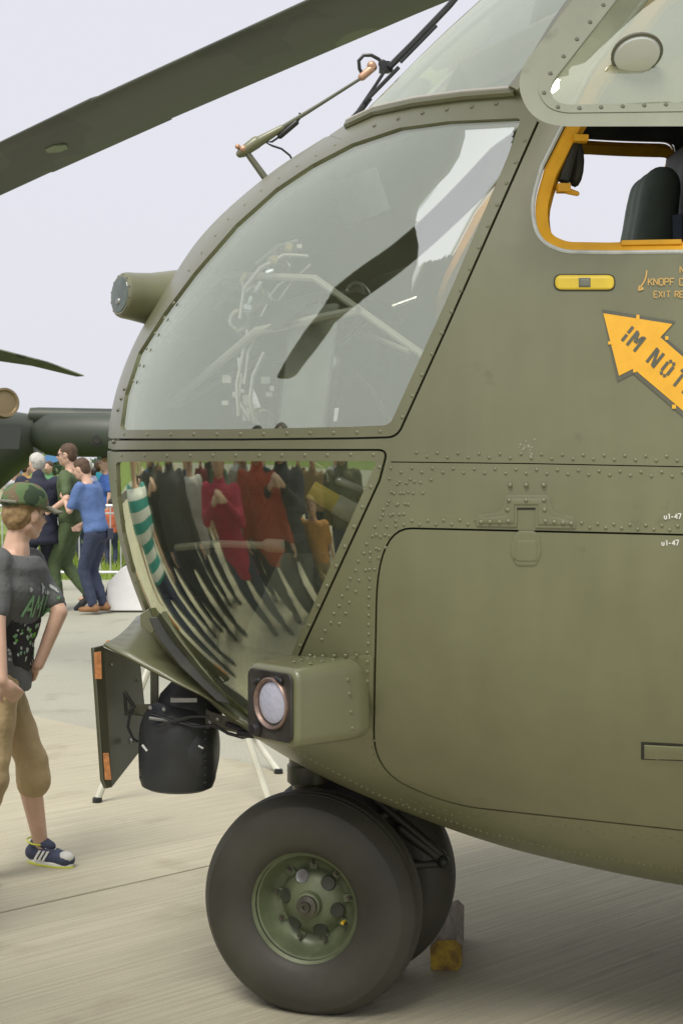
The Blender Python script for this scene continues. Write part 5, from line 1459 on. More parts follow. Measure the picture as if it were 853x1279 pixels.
# far tree line
def tree(x, y, h, label, mtl):
    t = empty('tree', (x, y, -.03)); tag(t, label, 'tree', 'trees along the horizon')
    build('trunk', MB().tube([(0, 0, 0), (.1, 0, h * .3), (0, 0, h * .6)], [h * .035, h * .028, h * .012], 7), WOOD, t)
    mb = MB(); rs = random.Random(int(x * 7 + y))
    for k in range(900):
        a = rs.uniform(0, 6.28); r = rs.random() ** .5; z = rs.uniform(-1, 1); cl = rs.uniform(.75, 1.1)
        rad = h * .42 * math.sqrt(max(0, 1 - z * z)) * (1 + .25 * math.sin(a * 3 + x) + .15 * math.sin(a * 7 + z * 5))
        p = Vector((math.cos(a) * rad * cl * (r * .5 + .5), math.sin(a) * rad * cl * (r * .5 + .5), h * .58 + z * h * .40)); s = h * .035 * rs.uniform(.6, 1.5)
        n = Vector((rs.gauss(0, 1), rs.gauss(0, 1), rs.gauss(0, 1))).normalized(); q = n.orthogonal().normalized() * s; w = n.cross(q)
        mb.add([p + q, p + w, p - q, p - w], [(0, 1, 2, 3)])
    o = link('crown', mb.mesh('crown', False), mtl, t)
TM = mat('tree_leaves', (.075, .115, .06), .9, var=.35, vscale=.6)
tl_ = ['rounded green tree on the horizon just left of the helicopter nose', 'small tree beside the rounded one on the horizon, under the fuel tank', 'distant tree on the horizon behind the three men']
for i, (px, D, h) in enumerate(((126, 260, 3.6), (112, 290, 3.0), (96, 300, 3.2), (140, 270, 3.2), (155, 300, 3.4), (70, 280, 3.2))):
    p = at(px, 585, D); tree(p.x, p.y, h, tl_[i] if i < 3 else ('distant tree on the horizon hidden behind the upper nose of the large helicopter', 'distant tree hidden behind the middle of the large helicopter', 'distant tree on the horizon behind the older man with white hair')[i - 3], TM)
rs = random.Random(3)
mb = MB()
for k in range(9000):
    x = rs.uniform(-260, 260); y = 330 + rs.uniform(0, 20); h = 2.6 + math.sin(x * .07) * .8 + math.sin(x * .31) * .4; z = rs.uniform(0, h); s = rs.uniform(.3, .8)
    p = Vector((x, y, z)); n = Vector((rs.gauss(0, 1), rs.gauss(0, 1), rs.gauss(0, 1))).normalized(); q = n.orthogonal().normalized() * s; w = n.cross(q)
    mb.add([p + q, p + w, p - q, p - w], [(0, 1, 2, 3)])
tag(link('distant_wood', mb.mesh('distant_wood', False), TM), kind='stuff')

# ================================================================== PEOPLE
SKINM = mat('skin_light', (.62, .40, .29), .5, var=.08, vscale=14, bump=.15, bscale=120, dist=.001)
SKIN2 = mat('skin_tanned', (.50, .31, .22), .5, var=.08, vscale=14)
def cloth(name, c, var=.14, rough=.85):
    return mat(name, c, rough, var=var, vscale=7, bump=.9, bscale=11, dist=.02)
def ik(a, b, l1, l2, pole):
    a, b, pole = Vector(a), Vector(b), Vector(pole); d = b - a; L = min(d.length, (l1 + l2) * .998); d = d.normalized(); b = a + d * L
    x = (l1 * l1 - l2 * l2 + L * L) / (2 * L); h = math.sqrt(max(0, l1 * l1 - x * x)); p = pole - d * pole.dot(d)
    p = p.normalized() if p.length > 1e-6 else d.orthogonal().normalized()
    return a + d * x + p * h, b
def person(label, at_, rz, H=1.78, lean=0, side=0, feet=None, hands=None, head=(0, 0), top=None, sleeve='short', coat=None, bottom=None, leg='long', shoes=None, hair=None, skin=None, fine=False,
           hairkind='short', group=None, cap=None, build_k=1.0, bag=None, top_len=0.0, elbow=None, fingers=None, glasses=False, twist=0, coarse=False):
    """a standing figure facing local +x, its left to +y; feet/hands as (left, right) in metres for a 1.78 m body"""
    k = H / 1.78
    if len(label.split()) > 16: print('LONG', label)
    P = empty('person', tuple(at_), R(rz)); tag(P, label, 'person', group)
    vx = .011 if fine else (.034 if coarse else .024)
    skin = skin or SKINM
    W = build_k
    feet = feet or ((0, .10, 0, 5), (0, -.10, 0, -5)); hands = hands or ((.05, .27, .80), (.05, -.27, .80))
    ln, sd_ = R(lean), R(side)
    M0 = Matrix.Rotation(ln, 3, 'Y') @ Matrix.Rotation(-sd_, 3, 'X') @ Matrix.Rotation(R(twist), 3, 'Z')
    hipc = Vector((0, 0, .93)) 
    hipc.x = (feet[0][0] + feet[1][0]) / 2 * .6; hipc.y = (feet[0][1] + feet[1][1]) / 2 * .8
    def T(x, y, z): return hipc + M0 @ Vector((x, y, z - .93))
    S = lambda v: Vector(v) * k
    sh = [T(0, .175 * W, 1.43), T(0, -.175 * W, 1.43)]; nk = T(0, 0, 1.49); hd = T(.03, 0, 1.655)
    RH = Matrix.Rotation(R(head[0]), 3, 'Z') @ Matrix.Rotation(R(head[1]), 3, 'Y'); RH = M0 @ RH if abs(lean) < 3 else Matrix.Rotation(ln * .4, 3, 'Y') @ RH
    hd = nk + RH @ Vector((.025, 0, .165))
    def HD(x, y, z): return hd + RH @ Vector((x, y, z))
    hips = [hipc + Vector((0, .09 * W, -.02)), hipc + Vector((0, -.09 * W, -.02))]
    kn, an = [], []
    for i in (0, 1):
        f = feet[i]; a = Vector((f[0], f[1], f[2] + .085)); ya = R(f[3]); q, e = ik(hips[i], a, .44, .42, (math.cos(ya), math.sin(ya), .0)); kn.append(q); an.append(e)
    el, wr = [], []
    for i in (0, 1):
        pl = elbow[i] if elbow else (-.8, (.5 if i == 0 else -.5), -.3)
        q, e = ik(sh[i], Vector(hands[i]), .285, .26, pl); el.append(q); wr.append(e)
    scale = lambda me: (me.transform(Matrix.Diagonal((k, k, k, 1))), me)[1]
    # ---- body: one skin
    b = MB()
    b.ell(HD(-.012, 0, .028), (.098, .077, .092), RH); b.ell(HD(.028, 0, -.035), (.066, .058, .082), RH); b.ell(HD(.055, 0, -.088), (.030, .034, .026), RH)
    b.cap(HD(.086, 0, .012), HD(.108, 0, -.024), .010, .016); b.cap(HD(.076, .03, .026), HD(.076, -.03, .026), .016, .016); b.cap(HD(.083, .014, -.060), HD(.083, -.014, -.060), .011, .011); b.cap(HD(.080, .012, -.072), HD(.080, -.012, -.072), .010, .010)
    for s in (-1, 1):
        b.ell(HD(.045, s * .042, -.03), (.034, .022, .034), RH); b.ell(HD(-.008, s * .078, -.008), (.022, .011, .034), RH @ Matrix.Rotation(R(s * 20), 3, 'Z')); b.cap(HD(-.02, s * .05, -.06), HD(.045, s * .022, -.095), .026, .020)
    b.cap(nk + M0 @ Vector((-.01, 0, -.03)), HD(-.022, 0, -.05), .060, .052)
    b.cap(sh[0], sh[1], .045, .045); b.cap(nk, T(0, 0, 1.25), .06, .10); b.cap(T(0, 0, 1.3), hipc, .10, .10)
    for i in (0, 1):
        s = 1 if i == 0 else -1
        b.cap(sh[i], el[i], .050, .040); b.cap(el[i], wr[i], .040, .026)
        fd = (wr[i] - el[i]).normalized()
        fdir = Vector(fingers[i]).normalized() if (fingers and fingers[i]) else (fd + Vector((.15, 0, -.1))).normalized()
        pl = Vector((0, s, 0)); pl = (pl - fdir * pl.dot(fdir)).normalized(); wv_ = fdir.cross(pl)
        pm = wr[i] + fdir * .05; 
        b.cap(wr[i], wr[i] + fdir * .05, .024, .028)
        for q in (-.027, -.009, .009, .027):
            b.cap(wr[i] + fdir * .03 + wv_ * q * .7, wr[i] + fdir * .09 + wv_ * q, .014, .012)
        for q, ln_ in zip((-.030, -.010, .010, .030), (.058, .070, .075, .068)):
            r0 = wr[i] + fdir * .088 + wv_ * q; m_ = r0 + (fdir * .85 - pl * .35) * ln_ * .5; e_ = m_ + (fdir * .45 - pl * .8) * ln_ * .5
            b.cap(r0, m_, .0100, .0095, 8); b.cap(m_, e_, .0095, .0085, 8)
        t0 = wr[i] + fdir * .03 + wv_ * .025; t1 = t0 + (fdir * .7 + wv_ * .7 - pl * .2) * .045; b.cap(t0, t1, .014, .012, 8); b.cap(t1, t1 + (fdir * .9 + wv_ * .1 - pl * .3) * .032, .011, .010, 8)
        g_ = .68 if leg == 'long' else 1
        b.cap(hips[i], kn[i], .078 * g_, .050 * g_); b.cap(kn[i], kn[i].lerp(an[i], .35) + Vector((-.015, 0, 0)), .050 * g_, .056 * g_); b.cap(kn[i].lerp(an[i], .35) + Vector((-.015, 0, 0)), an[i], .054 * g_, .034)
        ya = R(feet[i][3]); b.cap(an[i] + Vector((0, 0, -.02)), an[i] + Vector((.1 * math.cos(ya), .1 * math.sin(ya), -.05)), .034, .028)
    bo_ = link('body', scale(remesh(b, (.0075 if fine else (.024 if coarse else .016)), 3 if fine else 2)), skin, P)
    eyem = MATS.get('eye_dark') or mat('eye_dark', (.02, .018, .015), .2)
    for s in (-1, 1):
        e = MB().ell(HD(.079, s * .030, .008), (.008, .011, .007), RH, 8, 6); e.v = [tuple(Vector(v) * k) for v in e.v]; build('eye', e, eyem, P)
    # ---- shirt
    def torso(mb, r0, long_):
        pts = [(1.47, .075, .10), (1.42, .115, .195 * W), (1.32, .125, .20 * W), (1.2, .12, .175 * W), (1.08, .115, .158 * W), (.97, .125, .170 * W), (.90 - long_, .13 + long_ * .05, .178 * W + long_ * .05)]
        rows = []
        for z, rx, ry in pts:
            rows.append([T((rx + r0) * math.cos(a) + (.01 if z > 1.1 else 0), (ry + r0) * math.copysign(abs(math.sin(a)) ** .85, math.sin(a)), z) for a in np.linspace(0, 2 * math.pi, 24, endpoint=False)])
        mb.grid(rows, close_u=True, capa=True, capb=True)
    c = MB(); torso(c, (.014 if fine else .004) if not coat else .022, top_len)
    sr = .015 if coat else (-.008 if fine else 0)
    for i in (0, 1):
        c.cap(sh[i], sh[i].lerp(el[i], .5), .075 + sr, .066 + sr)
        if sleeve == 'short': c.cap(sh[i].lerp(el[i], .5), sh[i].lerp(el[i], .78), .066 + sr, .064 + sr)
        elif sleeve != 'none':
            c.cap(sh[i].lerp(el[i], .5), el[i], .064 + sr, .056 + sr); c.cap(el[i], el[i].lerp(wr[i], .93), .056 + sr, .042 + sr)
    if coat or sleeve == 'long': c.cap(nk + Vector((-.02, 0, -.02)), nk + Vector((-.015, 0, .03)), .08, .075)
    me = scale(remesh(c, vx, 4)); 
    rs = random.Random(int(H * 1000 + rz))
    for v in me.vertices:                       # folds
        p = v.co; n = noise.noise(Vector((p.x * 5, p.y * 5, p.z * 11)) + Vector((rs.random() * 0 + rz, 0, 0))); v.co += v.normal * n * .012
    me.update(); sh_o = link('coat' if coat else 'shirt', me, top, P)
    # ---- trousers
    c = MB(); 
    rows = []
    for z, rx, ry in ((.99, .115, .150 * W), (.93, .125, .165 * W), (.86, .125, .17 * W), (.80, .10, .15 * W)):
        o_ = hipc.lerp(T(0, 0, .99), max(0, (z - .93) / .06)) if z > .93 else hipc
        rows.append([Vector((o_.x + rx * math.cos(a), o_.y + ry * math.sin(a), z)) for a in np.linspace(0, 2 * math.pi, 20, endpoint=False)])
    c.grid(rows, close_u=True, capa=True, capb=True)
    for i in (0, 1):
        c.cap(hips[i] + Vector((0, 0, -.02)), kn[i], .097, .072)
        if leg == 'long': c.cap(kn[i], kn[i].lerp(an[i], .45), .072, .068); c.cap(kn[i].lerp(an[i], .45), kn[i].lerp(an[i], .94), .068, .060)
        else: c.cap(kn[i], kn[i].lerp(an[i], .22), .078, .082)
    me = scale(remesh(c, vx, 4))
    for v in me.vertices:
        p = v.co; n = noise.noise(Vector((p.x * 6 + 9, p.y * 6, p.z * 14))) ; v.co += v.normal * n * (.008 if p.z < .75 * k else .005)
    me.update(); tr2 = link('trousers', me, bottom, P)
    # ---- shoes
    for i in (0, 1):
        ya = R(feet[i][3]); f = Vector((math.cos(ya), math.sin(ya), 0)); l = Vector((-f.y, f.x, 0)); a = an[i]; z0 = feet[i][2]; pitch = feet[i][4] if len(feet[i]) > 4 else 0
        Rp = Matrix.Rotation(R(pitch), 3, l) if pitch else Matrix.Identity(3)
        base = Vector((a.x, a.y, z0))
        def Q(x, y, z): return base + Rp @ (f * x + l * y + Vector((0, 0, z)))
        c = MB(); c.cap(Q(-.045, 0, .05), Q(.06, 0, .045), .042, .042); c.cap(Q(.06, .008, .040), Q(.155, .004, .034), .042, .034); c.cap(Q(.06, -.012, .038), Q(.15, -.01, .034), .036, .032); c.cap(Q(-.02, 0, .09), Q(-.03, 0, .055), .040, .043)
        me = scale(remesh(c, .008 if fine else .014, 3)); 
        for v in me.vertices: v.co.z = max(v.co.z, (z0 + .012) * k) if not pitch else v.co.z
        so = link('shoe', me, shoes, P)
        if fine:
            rows = []
            for z, g in ((0, 0), (.012, .004), (.024, .002), (.030, -.004)):
                out = []
                for j in range(28):
                    t = 2 * math.pi * j / 28; x = .055 + .125 * math.cos(t); w = .040 + .006 * math.cos(t) 
                    out.append(Q(x + g * math.cos(t), (w + g) * math.sin(t), z) * k)
                rows.append(out)
            build('sole', MB().grid(rows, close_u=True, capa=True, capb=True), mat('sole_white', (.72, .73, .66), .6, var=.1), so, 40)
            rows2 = [[Q(.055 + .131 * math.cos(2 * math.pi * j / 28), .046 * math.sin(2 * math.pi * j / 28), z) * k for j in range(28)] for z in (.001, .008)]
            build('sole_edge', MB().grid(rows2, close_u=True, capa=True, capb=True), mat('sole_lime', (.62, .66, .06), .5), so, 40)
            for q in (0, .024, .048):
                for s in (-1, 1):
                    m = MB().prism([Q(-.005 + q, s * .044, .030) * k, Q(.008 + q, s * .0455, .030) * k, Q(.032 + q, s * .038, .072) * k, Q(.019 + q, s * .038, .072) * k], l * s * .004); build('stripe', m, MATS['sole_white'], so)
            m = MB().ell(Q(.145, -.002, .045) * k, (.036, .030, .024), Matrix.Rotation(ya, 3, 'Z')); build('toe_cap', m, mat('toe_grey', (.55, .56, .52), .6), so)
            m = MB()
            for q in range(4): m.tube([Q(.045 + q * .017, -.024, .078 - q * .006) * k, Q(.050 + q * .017, 0, .088 - q * .006) * k, Q(.052 + q * .017, .024, .078 - q * .006) * k], .0035, 6)
            tag(build('laces', m, MATS['toe_grey'], so), kind='stuff')
            m = MB(); m.cap(Q(.01, -.012, .10) * k, Q(.06, 0, .088) * k, .020, .018); m.cap(Q(.01, .012, .10) * k, Q(.06, 0, .088) * k, .020, .018); build('tongue', m, shoes, so)
            m = MB().lathe([(.044, 0), (.047, .004), (.044, .008), (.041, .004)], Q(-.02, 0, .098) * k, Vector((.2 * f.x, .2 * f.y, 1)), 20, closed=True); build('collar_trim', m, MATS['sole_lime'], so)
    # ---- hair
    if hairkind != 'none':
        c = MB(); c.ell(HD(-.022, 0, .040), (.098, .084, .088), RH, 16, 12); c.ell(HD(-.045, 0, -.005), (.072, .079, .085), RH, 14, 10)
        if hairkind == 'long': c.cap(HD(-.05, 0, .0), HD(-.075, 0, -.17), .085, .06)
        if hairkind == 'wild': 
            rs2 = random.Random(5)
            for q in range(46):
                a = rs2.uniform(0, 6.28); z = rs2.uniform(-.6, .7); c.ell(HD(-.03 + .085 * math.cos(a) * math.sqrt(1 - z * z) * (-1 if math.cos(a) > .3 else 1), .085 * math.sin(a) * math.sqrt(1 - z * z), .02 + .085 * z), rs2.uniform(.012, .026), None, 7, 5)
        me = scale(remesh(c, .008 if fine else .014, 2))
        for v in me.vertices:
            p = v.co; v.co += v.normal * noise.noise(p * 45) * .005
        me.update(); link('hair', me, hair, P)
    if glasses:
        m = MB()
        for s in (-1, 1): m.ell(HD(.092, s * .030, .010), (.006, .024, .017), RH, 12, 8); m.tube([HD(.090, s * .052, .014), HD(.03, s * .078, .012), HD(-.01, s * .083, .006)], .0035, 6)
        m.cap(HD(.096, .012, .012), HD(.096, -.012, .012), .003, .003); m.v = [tuple(Vector(v) * k) for v in m.v]; build('sunglasses', m, BLACKP, P)
    info = dict(P=P, k=k, HD=lambda x, y, z: HD(x, y, z) * k, T=lambda x, y, z: T(x, y, z) * k, RH=RH, M0=M0, shirt=sh_o, wr=[w * k for w in wr], sh=sh, el=el, an=an, hips=[h * k for h in hips])
    if bag:
        w = wr[0] if bag[1] == 'L' else wr[1]
        m = MB().prism([(w.x - .16, w.y - .05, w.z - .48), (w.x + .16, w.y - .05, w.z - .48), (w.x + .14, w.y - .05, w.z - .14), (w.x - .14, w.y - .05, w.z - .14)], (0, .10, 0)).tube([(w.x - .08, w.y, w.z - .15), (w.x, w.y, w.z - .06), (w.x + .08, w.y, w.z - .15)], .008)
    return info

HAIR = {'brown': mat('hair_brown', (.085, .05, .028), .7, var=.35, vscale=40, bump=.6, bscale=120, dist=.004), 'grey': mat('hair_grey', (.50, .49, .45), .75, var=.2, vscale=50, bump=.6, bscale=120, dist=.004),
        'black': mat('hair_black', (.022, .018, .016), .6, var=.3, vscale=40), 'fair': mat('hair_fair', (.30, .20, .09), .7, var=.3, vscale=40, bump=.6, bscale=120, dist=.004)}
def WP(px, py): p = ground(px, py); return (p.x, p.y, 0)

# --- the boy in the cap, near left
SHIRT_G = cloth('tshirt_grey', (.115, .12, .118)); KHAKI = cloth('khaki_cotton', (.42, .32, .17)); NAVY = mat('shoe_navy', (.045, .055, .095), .7, var=.25, vscale=30)
bp_ = WP(-3, 1092)
boy = person('boy in a camouflage cap, grey printed t-shirt and khaki shorts at the left edge', bp_, 14, H=1.50, lean=9, twist=-28, feet=((.205, .15, 0, -42), (-.17, -.13, 0, -30)),
             hands=((.19, .0, .95), (.02, -.37, .84)), elbow=((.1, -.2, -.5), (-.9, -.5, -.2)), head=(36, 4), top=SHIRT_G, top_len=.04, bottom=KHAKI, leg='shin', shoes=NAVY, hair=HAIR['fair'], fine=True, fingers=((-.5, .75, -.2), (.5, .3, -.6)), build_k=.92)
HDf, kb_ = boy['HD'], boy['k']; RHb = boy['RH']
CAMO_CAP = camo('cap_camouflage', [(.035, .06, .03), (.10, .16, .065), (.16, .12, .07), (.30, .31, .20)], 16, .9, 1.7, 2)
rows = []
for i in range(13):
    ph = R(-8 + i * 98 / 12); row = []
    for j in range(32):
        a = 2 * math.pi * j / 32; ca, sa_ = math.cos(a), math.sin(a)
        r = math.cos(max(ph, 0)) ** .75; row.append(HDf(-.012 + .115 * ca * r, .096 * sa_ * r, .045 + .098 * math.sin(ph) + (.006 * math.cos(3 * a) if i < 3 else 0)))
    rows.append(row)
capo = build('cap', MB().grid(rows, close_u=True, capb=True), CAMO_CAP, boy['P'], 50); solid(capo, .003, -1); capo['label'] = 'green and brown camouflage baseball cap'
rows = []
for i in range(7):
    f = i / 6; row = []
    for j in range(15):
        a = R(-62 + j * 124 / 14); r0 = (.113, .095); ext = .105 * f * math.cos(a * .9)
        row.append(HDf(-.012 + r0[0] * math.cos(a) + ext, r0[1] * math.sin(a) * (1 - .08 * f), .040 - .016 * f + .010 * (1 - (j - 7) ** 2 / 49) * (1 - f * .3) - .012 * abs(math.sin(a)) * f))
    rows.append(row)
solid(build('brim', MB().grid(rows), mat('brim_grey', (.20, .20, .15), .85, var=.2), capo), .004, 0)
build('cap_button', MB().ell(HDf(-.012, 0, .146), (.009, .009, .005)), CAMO_CAP, capo)
build('cap_strap', MB().tube([HDf(-.012 - .118 * math.cos(R(q)), .098 * math.sin(R(q)), .046) for q in range(-38, 39, 8)], .006, 6), MATS['brim_grey'], capo)
# print on the shirt front: blocky green letters, a green splash, grey and black tangle
shm = boy['shirt'].data; sbv = BVHTree.FromPolygons([v.co.copy() for v in shm.vertices], [tuple(p.vertices) for p in shm.polygons])
M0b = boy['M0']; fwd = (M0b @ Vector((1, 0, 0))).normalized(); rgt = (M0b @ Vector((0, 1, 0))).normalized()
def onshirt(y, z, off):
    o = boy['T'](.5, y, z) ; h, n, i, d = sbv.ray_cast(o, -fwd)
    if h is None: return None
    return h + n * off * (1 if n.dot(fwd) > 0 else -1)
def shirt_patch(poly, off, m, name):
    lp = []
    V, F = cdt_region([poly], [], [(x, y) for x in np.arange(-.16, .17, .02) for y in np.arange(.9, 1.45, .02) if pip(np.array([(x, y)]), poly)[0]])
    F = F[pip(V[F].mean(1), poly)]; vs = []
    for v in V:
        p = onshirt(v[0], v[1], off); vs.append(p if p is not None else Vector((0, 0, 1)))
    me = bpy.data.meshes.new(name); me.from_pydata([tuple(v) for v in vs], [], [tuple(int(i) for i in f) for f in F]); me.update(); me.shade_smooth()
    return link(name, me, m, boy['shirt'])
PG = mat('print_green', (.22, .42, .22), .8, var=.2, vscale=60); PL = mat('print_lime', (.16, .50, .06), .8); PW = mat('print_grey', (.42, .45, .42), .85, var=.3, vscale=60); PK = mat('print_black', (.025, .025, .025), .9)
shirt_patch([(-.10, .98), (.02, .95), (.13, .99), (.14, 1.10), (.15, 1.19), (.06, 1.20), (-.02, 1.17), (-.13, 1.18), (-.14, 1.10)], .002, PK, 'print_ground')
def lett(cells, y0, z0, w, h, nm):
    for (a, b, c_, d) in cells:      # bars in a unit cell; y decreases to the wearer's right
        t = .17; dx_, dz_ = c_ - a, d - b; L = math.hypot(dx_, dz_); nx, nz = -dz_ / L * t / 2, dx_ / L * t / 2
        q = [(y0 + (x) * w, z0 + z * h) for x, z in ((a + nx, b + nz), (c_ + nx, d + nz), (c_ - nx, d - nz), (a - nx, b - nz))]
        shirt_patch(q, .0045, PG, nm)
wA = .075
LA = [(0, 0, .4, 1), (.4, 1, .8, 0), (.15, .38, .65, .38)]; LM = [(0, 0, 0, 1), (0, 1, .4, .4), (.4, .4, .8, 1), (.8, 1, .8, 0)]; LI = [(.3, 0, .3, 1)]
for n_, (cells, y0) in enumerate(((LA, -.10), (LM, -.03), (LI, .045), (LA, .07))):
    lett(cells, y0, 1.20, .068, .10, 'print_letter')
rs = random.Random(8)
for i in range(70):
    y, z, r = rs.uniform(-.125, .135), rs.uniform(.98, 1.17), rs.uniform(.004, .014); a0_ = rs.uniform(0, 3)
    shirt_patch([(y + r * math.cos(a0_ + q) * (1 if q % 2 < 1 else .5), z + r * math.sin(a0_ + q)) for q in (0, .9, 2.0, 3.0, 4.2, 5.2)], .0040, (PW, PK, PW, PL, PW, PG, PK)[i % 7], 'print_splash')
for i in range(12):
    y, z, r = rs.uniform(-.10, .12), rs.uniform(1.31, 1.35), rs.uniform(.006, .012)
    shirt_patch([(y + r * math.cos(q), z + r * math.sin(q)) for q in (0, 1.2, 2.4, 3.6, 4.8)], .0040, PW, 'print_splash')

# --- three men talking
DENIM = cloth('dark_denim', (.035, .045, .085)); BROWNS = mat('brown_leather', (.24, .12, .05), .55, var=.2); BLK = mat('black_leather', (.025, .028, .03), .4)
m_old = person('older man with white hair in a long dark navy coat, seen from behind, brown shoes', WP(50, 763), 118, H=1.74, lean=4, feet=((.0, .09, 0, 5), (.06, -.12, 0, -10)), hands=((.30, .06, 1.02), (.26, -.16, .98)), head=(10, 8),
               top=cloth('coat_navy', (.022, .026, .048)), sleeve='long', coat=True, top_len=.16, bottom=cloth('trousers_navy', (.018, .022, .035)), shoes=BROWNS, hair=HAIR['grey'], hairkind='wild', build_k=1.12)
FL = cloth('flight_suit_green', (.085, .125, .055))
m_fly = person('man in an olive green flight suit and sunglasses facing left between the two other men', WP(83, 761), 172, H=1.84, lean=0, feet=((.06, .06, 0, 0), (-.24, -.06, .07, 0, 38)), hands=((.10, .26, 1.05), (.30, -.10, 1.22)), head=(0, 4),
               top=FL, sleeve='short', bottom=FL, shoes=BLK, hair=HAIR['brown'], glasses=True, top_len=-.02)
m_blue = person('young man in a blue t-shirt, dark jeans and brown sandals leaning towards the others', WP(118, 765), 158, H=1.70, lean=13, feet=((-.03, .07, 0, 0), (-.06, -.11, 0, 10)), hands=((.36, .05, 1.30), (.22, -.12, 1.00)), head=(5, 12),
               top=cloth('tshirt_blue', (.095, .165, .36)), sleeve='short', bottom=DENIM, shoes=BROWNS, hair=HAIR['brown'], elbow=((-.2, .4, -.8), (-.9, -.6, -.3)))
for nm, info, m in (('chest_patch', m_fly, mat('patch_pale', (.62, .6, .5), .8)),):
    pass
b_ = MB().box(m_blue['T'](-.135, -.06, .86) , (.01, .11, .12)); build('back_pocket', b_, mat('denim_stitch', (.06, .065, .10), .9), m_blue['P'], bevel=.004)

# --- people beyond the barrier (small in the photo)
bgs = [(126, 'cyan', (.03, .33, .45), 'small figure in a cyan jacket behind the barrier', 1.72, 26, 20), (134, 'blue', (.05, .12, .40), 'small figure in a blue jacket beside the helicopter nose, behind the barrier', 1.78, 25, 200), (119, 'rose', (.45, .28, .26), 'small figure in a pale pink top behind the barrier', 1.60, 29, 90),
       (109, 'lilac', (.42, .42, .55), 'fair-haired figure in a lilac shirt just behind the blue t-shirt man', 1.74, 24, 150), (33, 'ochre', (.40, .25, .10), 'small figure in an ochre jumper seen behind the older man', 1.70, 28, 30), (20, 'white', (.70, .70, .72), 'small figure in a white top far left under the dark helicopter', 1.66, 27, 60),
       (139, 'red', (.45, .12, .06), 'child in an orange red jacket behind the barrier next to the nose', 1.1, 24, 100), (8, 'sand', (.55, .50, .38), 'small figure in a sand coloured coat at the far left edge', 1.75, 30, 10), (62, 'green', (.10, .26, .12), 'small figure in a green jacket glimpsed between the older man and the airman', 1.72, 29, 250), (44, 'maroon', (.22, .03, .04), 'small figure in a maroon top at the far left beyond the barrier', 1.7, 30, 10), (123, 'tanjacket', (.40, .33, .20), 'small figure in a tan jacket right of the blue t-shirt man beyond the barrier', 1.76, 33, 40), (115, 'black', (.03, .03, .03), 'small figure in black just right of the blue t-shirt man', 1.7, 34, 220), (131, 'teal', (.02, .28, .30), 'small figure in a teal anorak half hidden by the nose', 1.68, 31, 300)]
for i, (px, nm, col, lb2, H_, D, rz) in enumerate(bgs):
    p = at(px, 600, D)
    person(lb2, (p.x, p.y, -.02), rz, H=H_, top=cloth('jacket_' + nm, col), sleeve='long' if i % 2 == 0 else 'short', bottom=(DENIM, KHAKI, MATS['trousers_navy'])[i % 3], shoes=BLK, hair=HAIR[('brown', 'fair', 'black', 'grey')[i % 4]], group='small figures behind the crowd barrier', coarse=True)
# white awning far left beneath the dark helicopter
aw2 = empty('awning', (at(30, 600, 34).x, 34, 0)); tag(aw2, 'white and blue sloping awning glimpsed under the dark helicopter', 'awning')
build('roof_sheet', MB().prism([(-2.6, 0, .9), (1.0, 0, 2.15), (1.0, 1.5, 2.15), (-2.6, 1.5, .9)], (0, 0, -.06)), mat('awning_white', (.72, .74, .78), .6), aw2)
for x, z in ((-2.5, .9), (.95, 2.1)): build('pole', MB().tube([(x, .1, -.03), (x, .1, z)], .03), GALV, aw2)
build('blue_band', MB().prism([(-2.5, -.02, .80), (1.0, -.02, 2.02), (1.0, -.02, 1.80), (-2.5, -.02, .60)], (0, .03, 0)), mat('awning_blue', (.12, .28, .55), .6), aw2)

# --- spectators behind the photographer, seen mirrored in the chin window
STR = bpy.data.materials.new('striped_teal'); STR.use_nodes = True
t = STR.node_tree; tc = t.nodes.new('ShaderNodeTexCoord'); wv = t.nodes.new('ShaderNodeTexWave'); wv.bands_direction = 'Z'; wv.inputs['Scale'].default_value = 2.6; wv.inputs['Distortion'].default_value = .6; rr_ = t.nodes.new('ShaderNodeValToRGB'); rr_.color_ramp.interpolation = 'CONSTANT'
rr_.color_ramp.elements[0].color = (.05, .33, .30, 1); rr_.color_ramp.elements[1].color = (.72, .74, .70, 1); rr_.color_ramp.elements[1].position = .5
t.links.new(tc.outputs['Object'], wv.inputs[0]); t.links.new(wv.outputs[0], rr_.inputs[0]); t.links.new(rr_.outputs[0], t.nodes['Principled BSDF'].inputs['Base Color'])
def MP(az, r):
    a = R(az); return (-.3 + r * math.cos(a), 3.88 + r * math.sin(a))
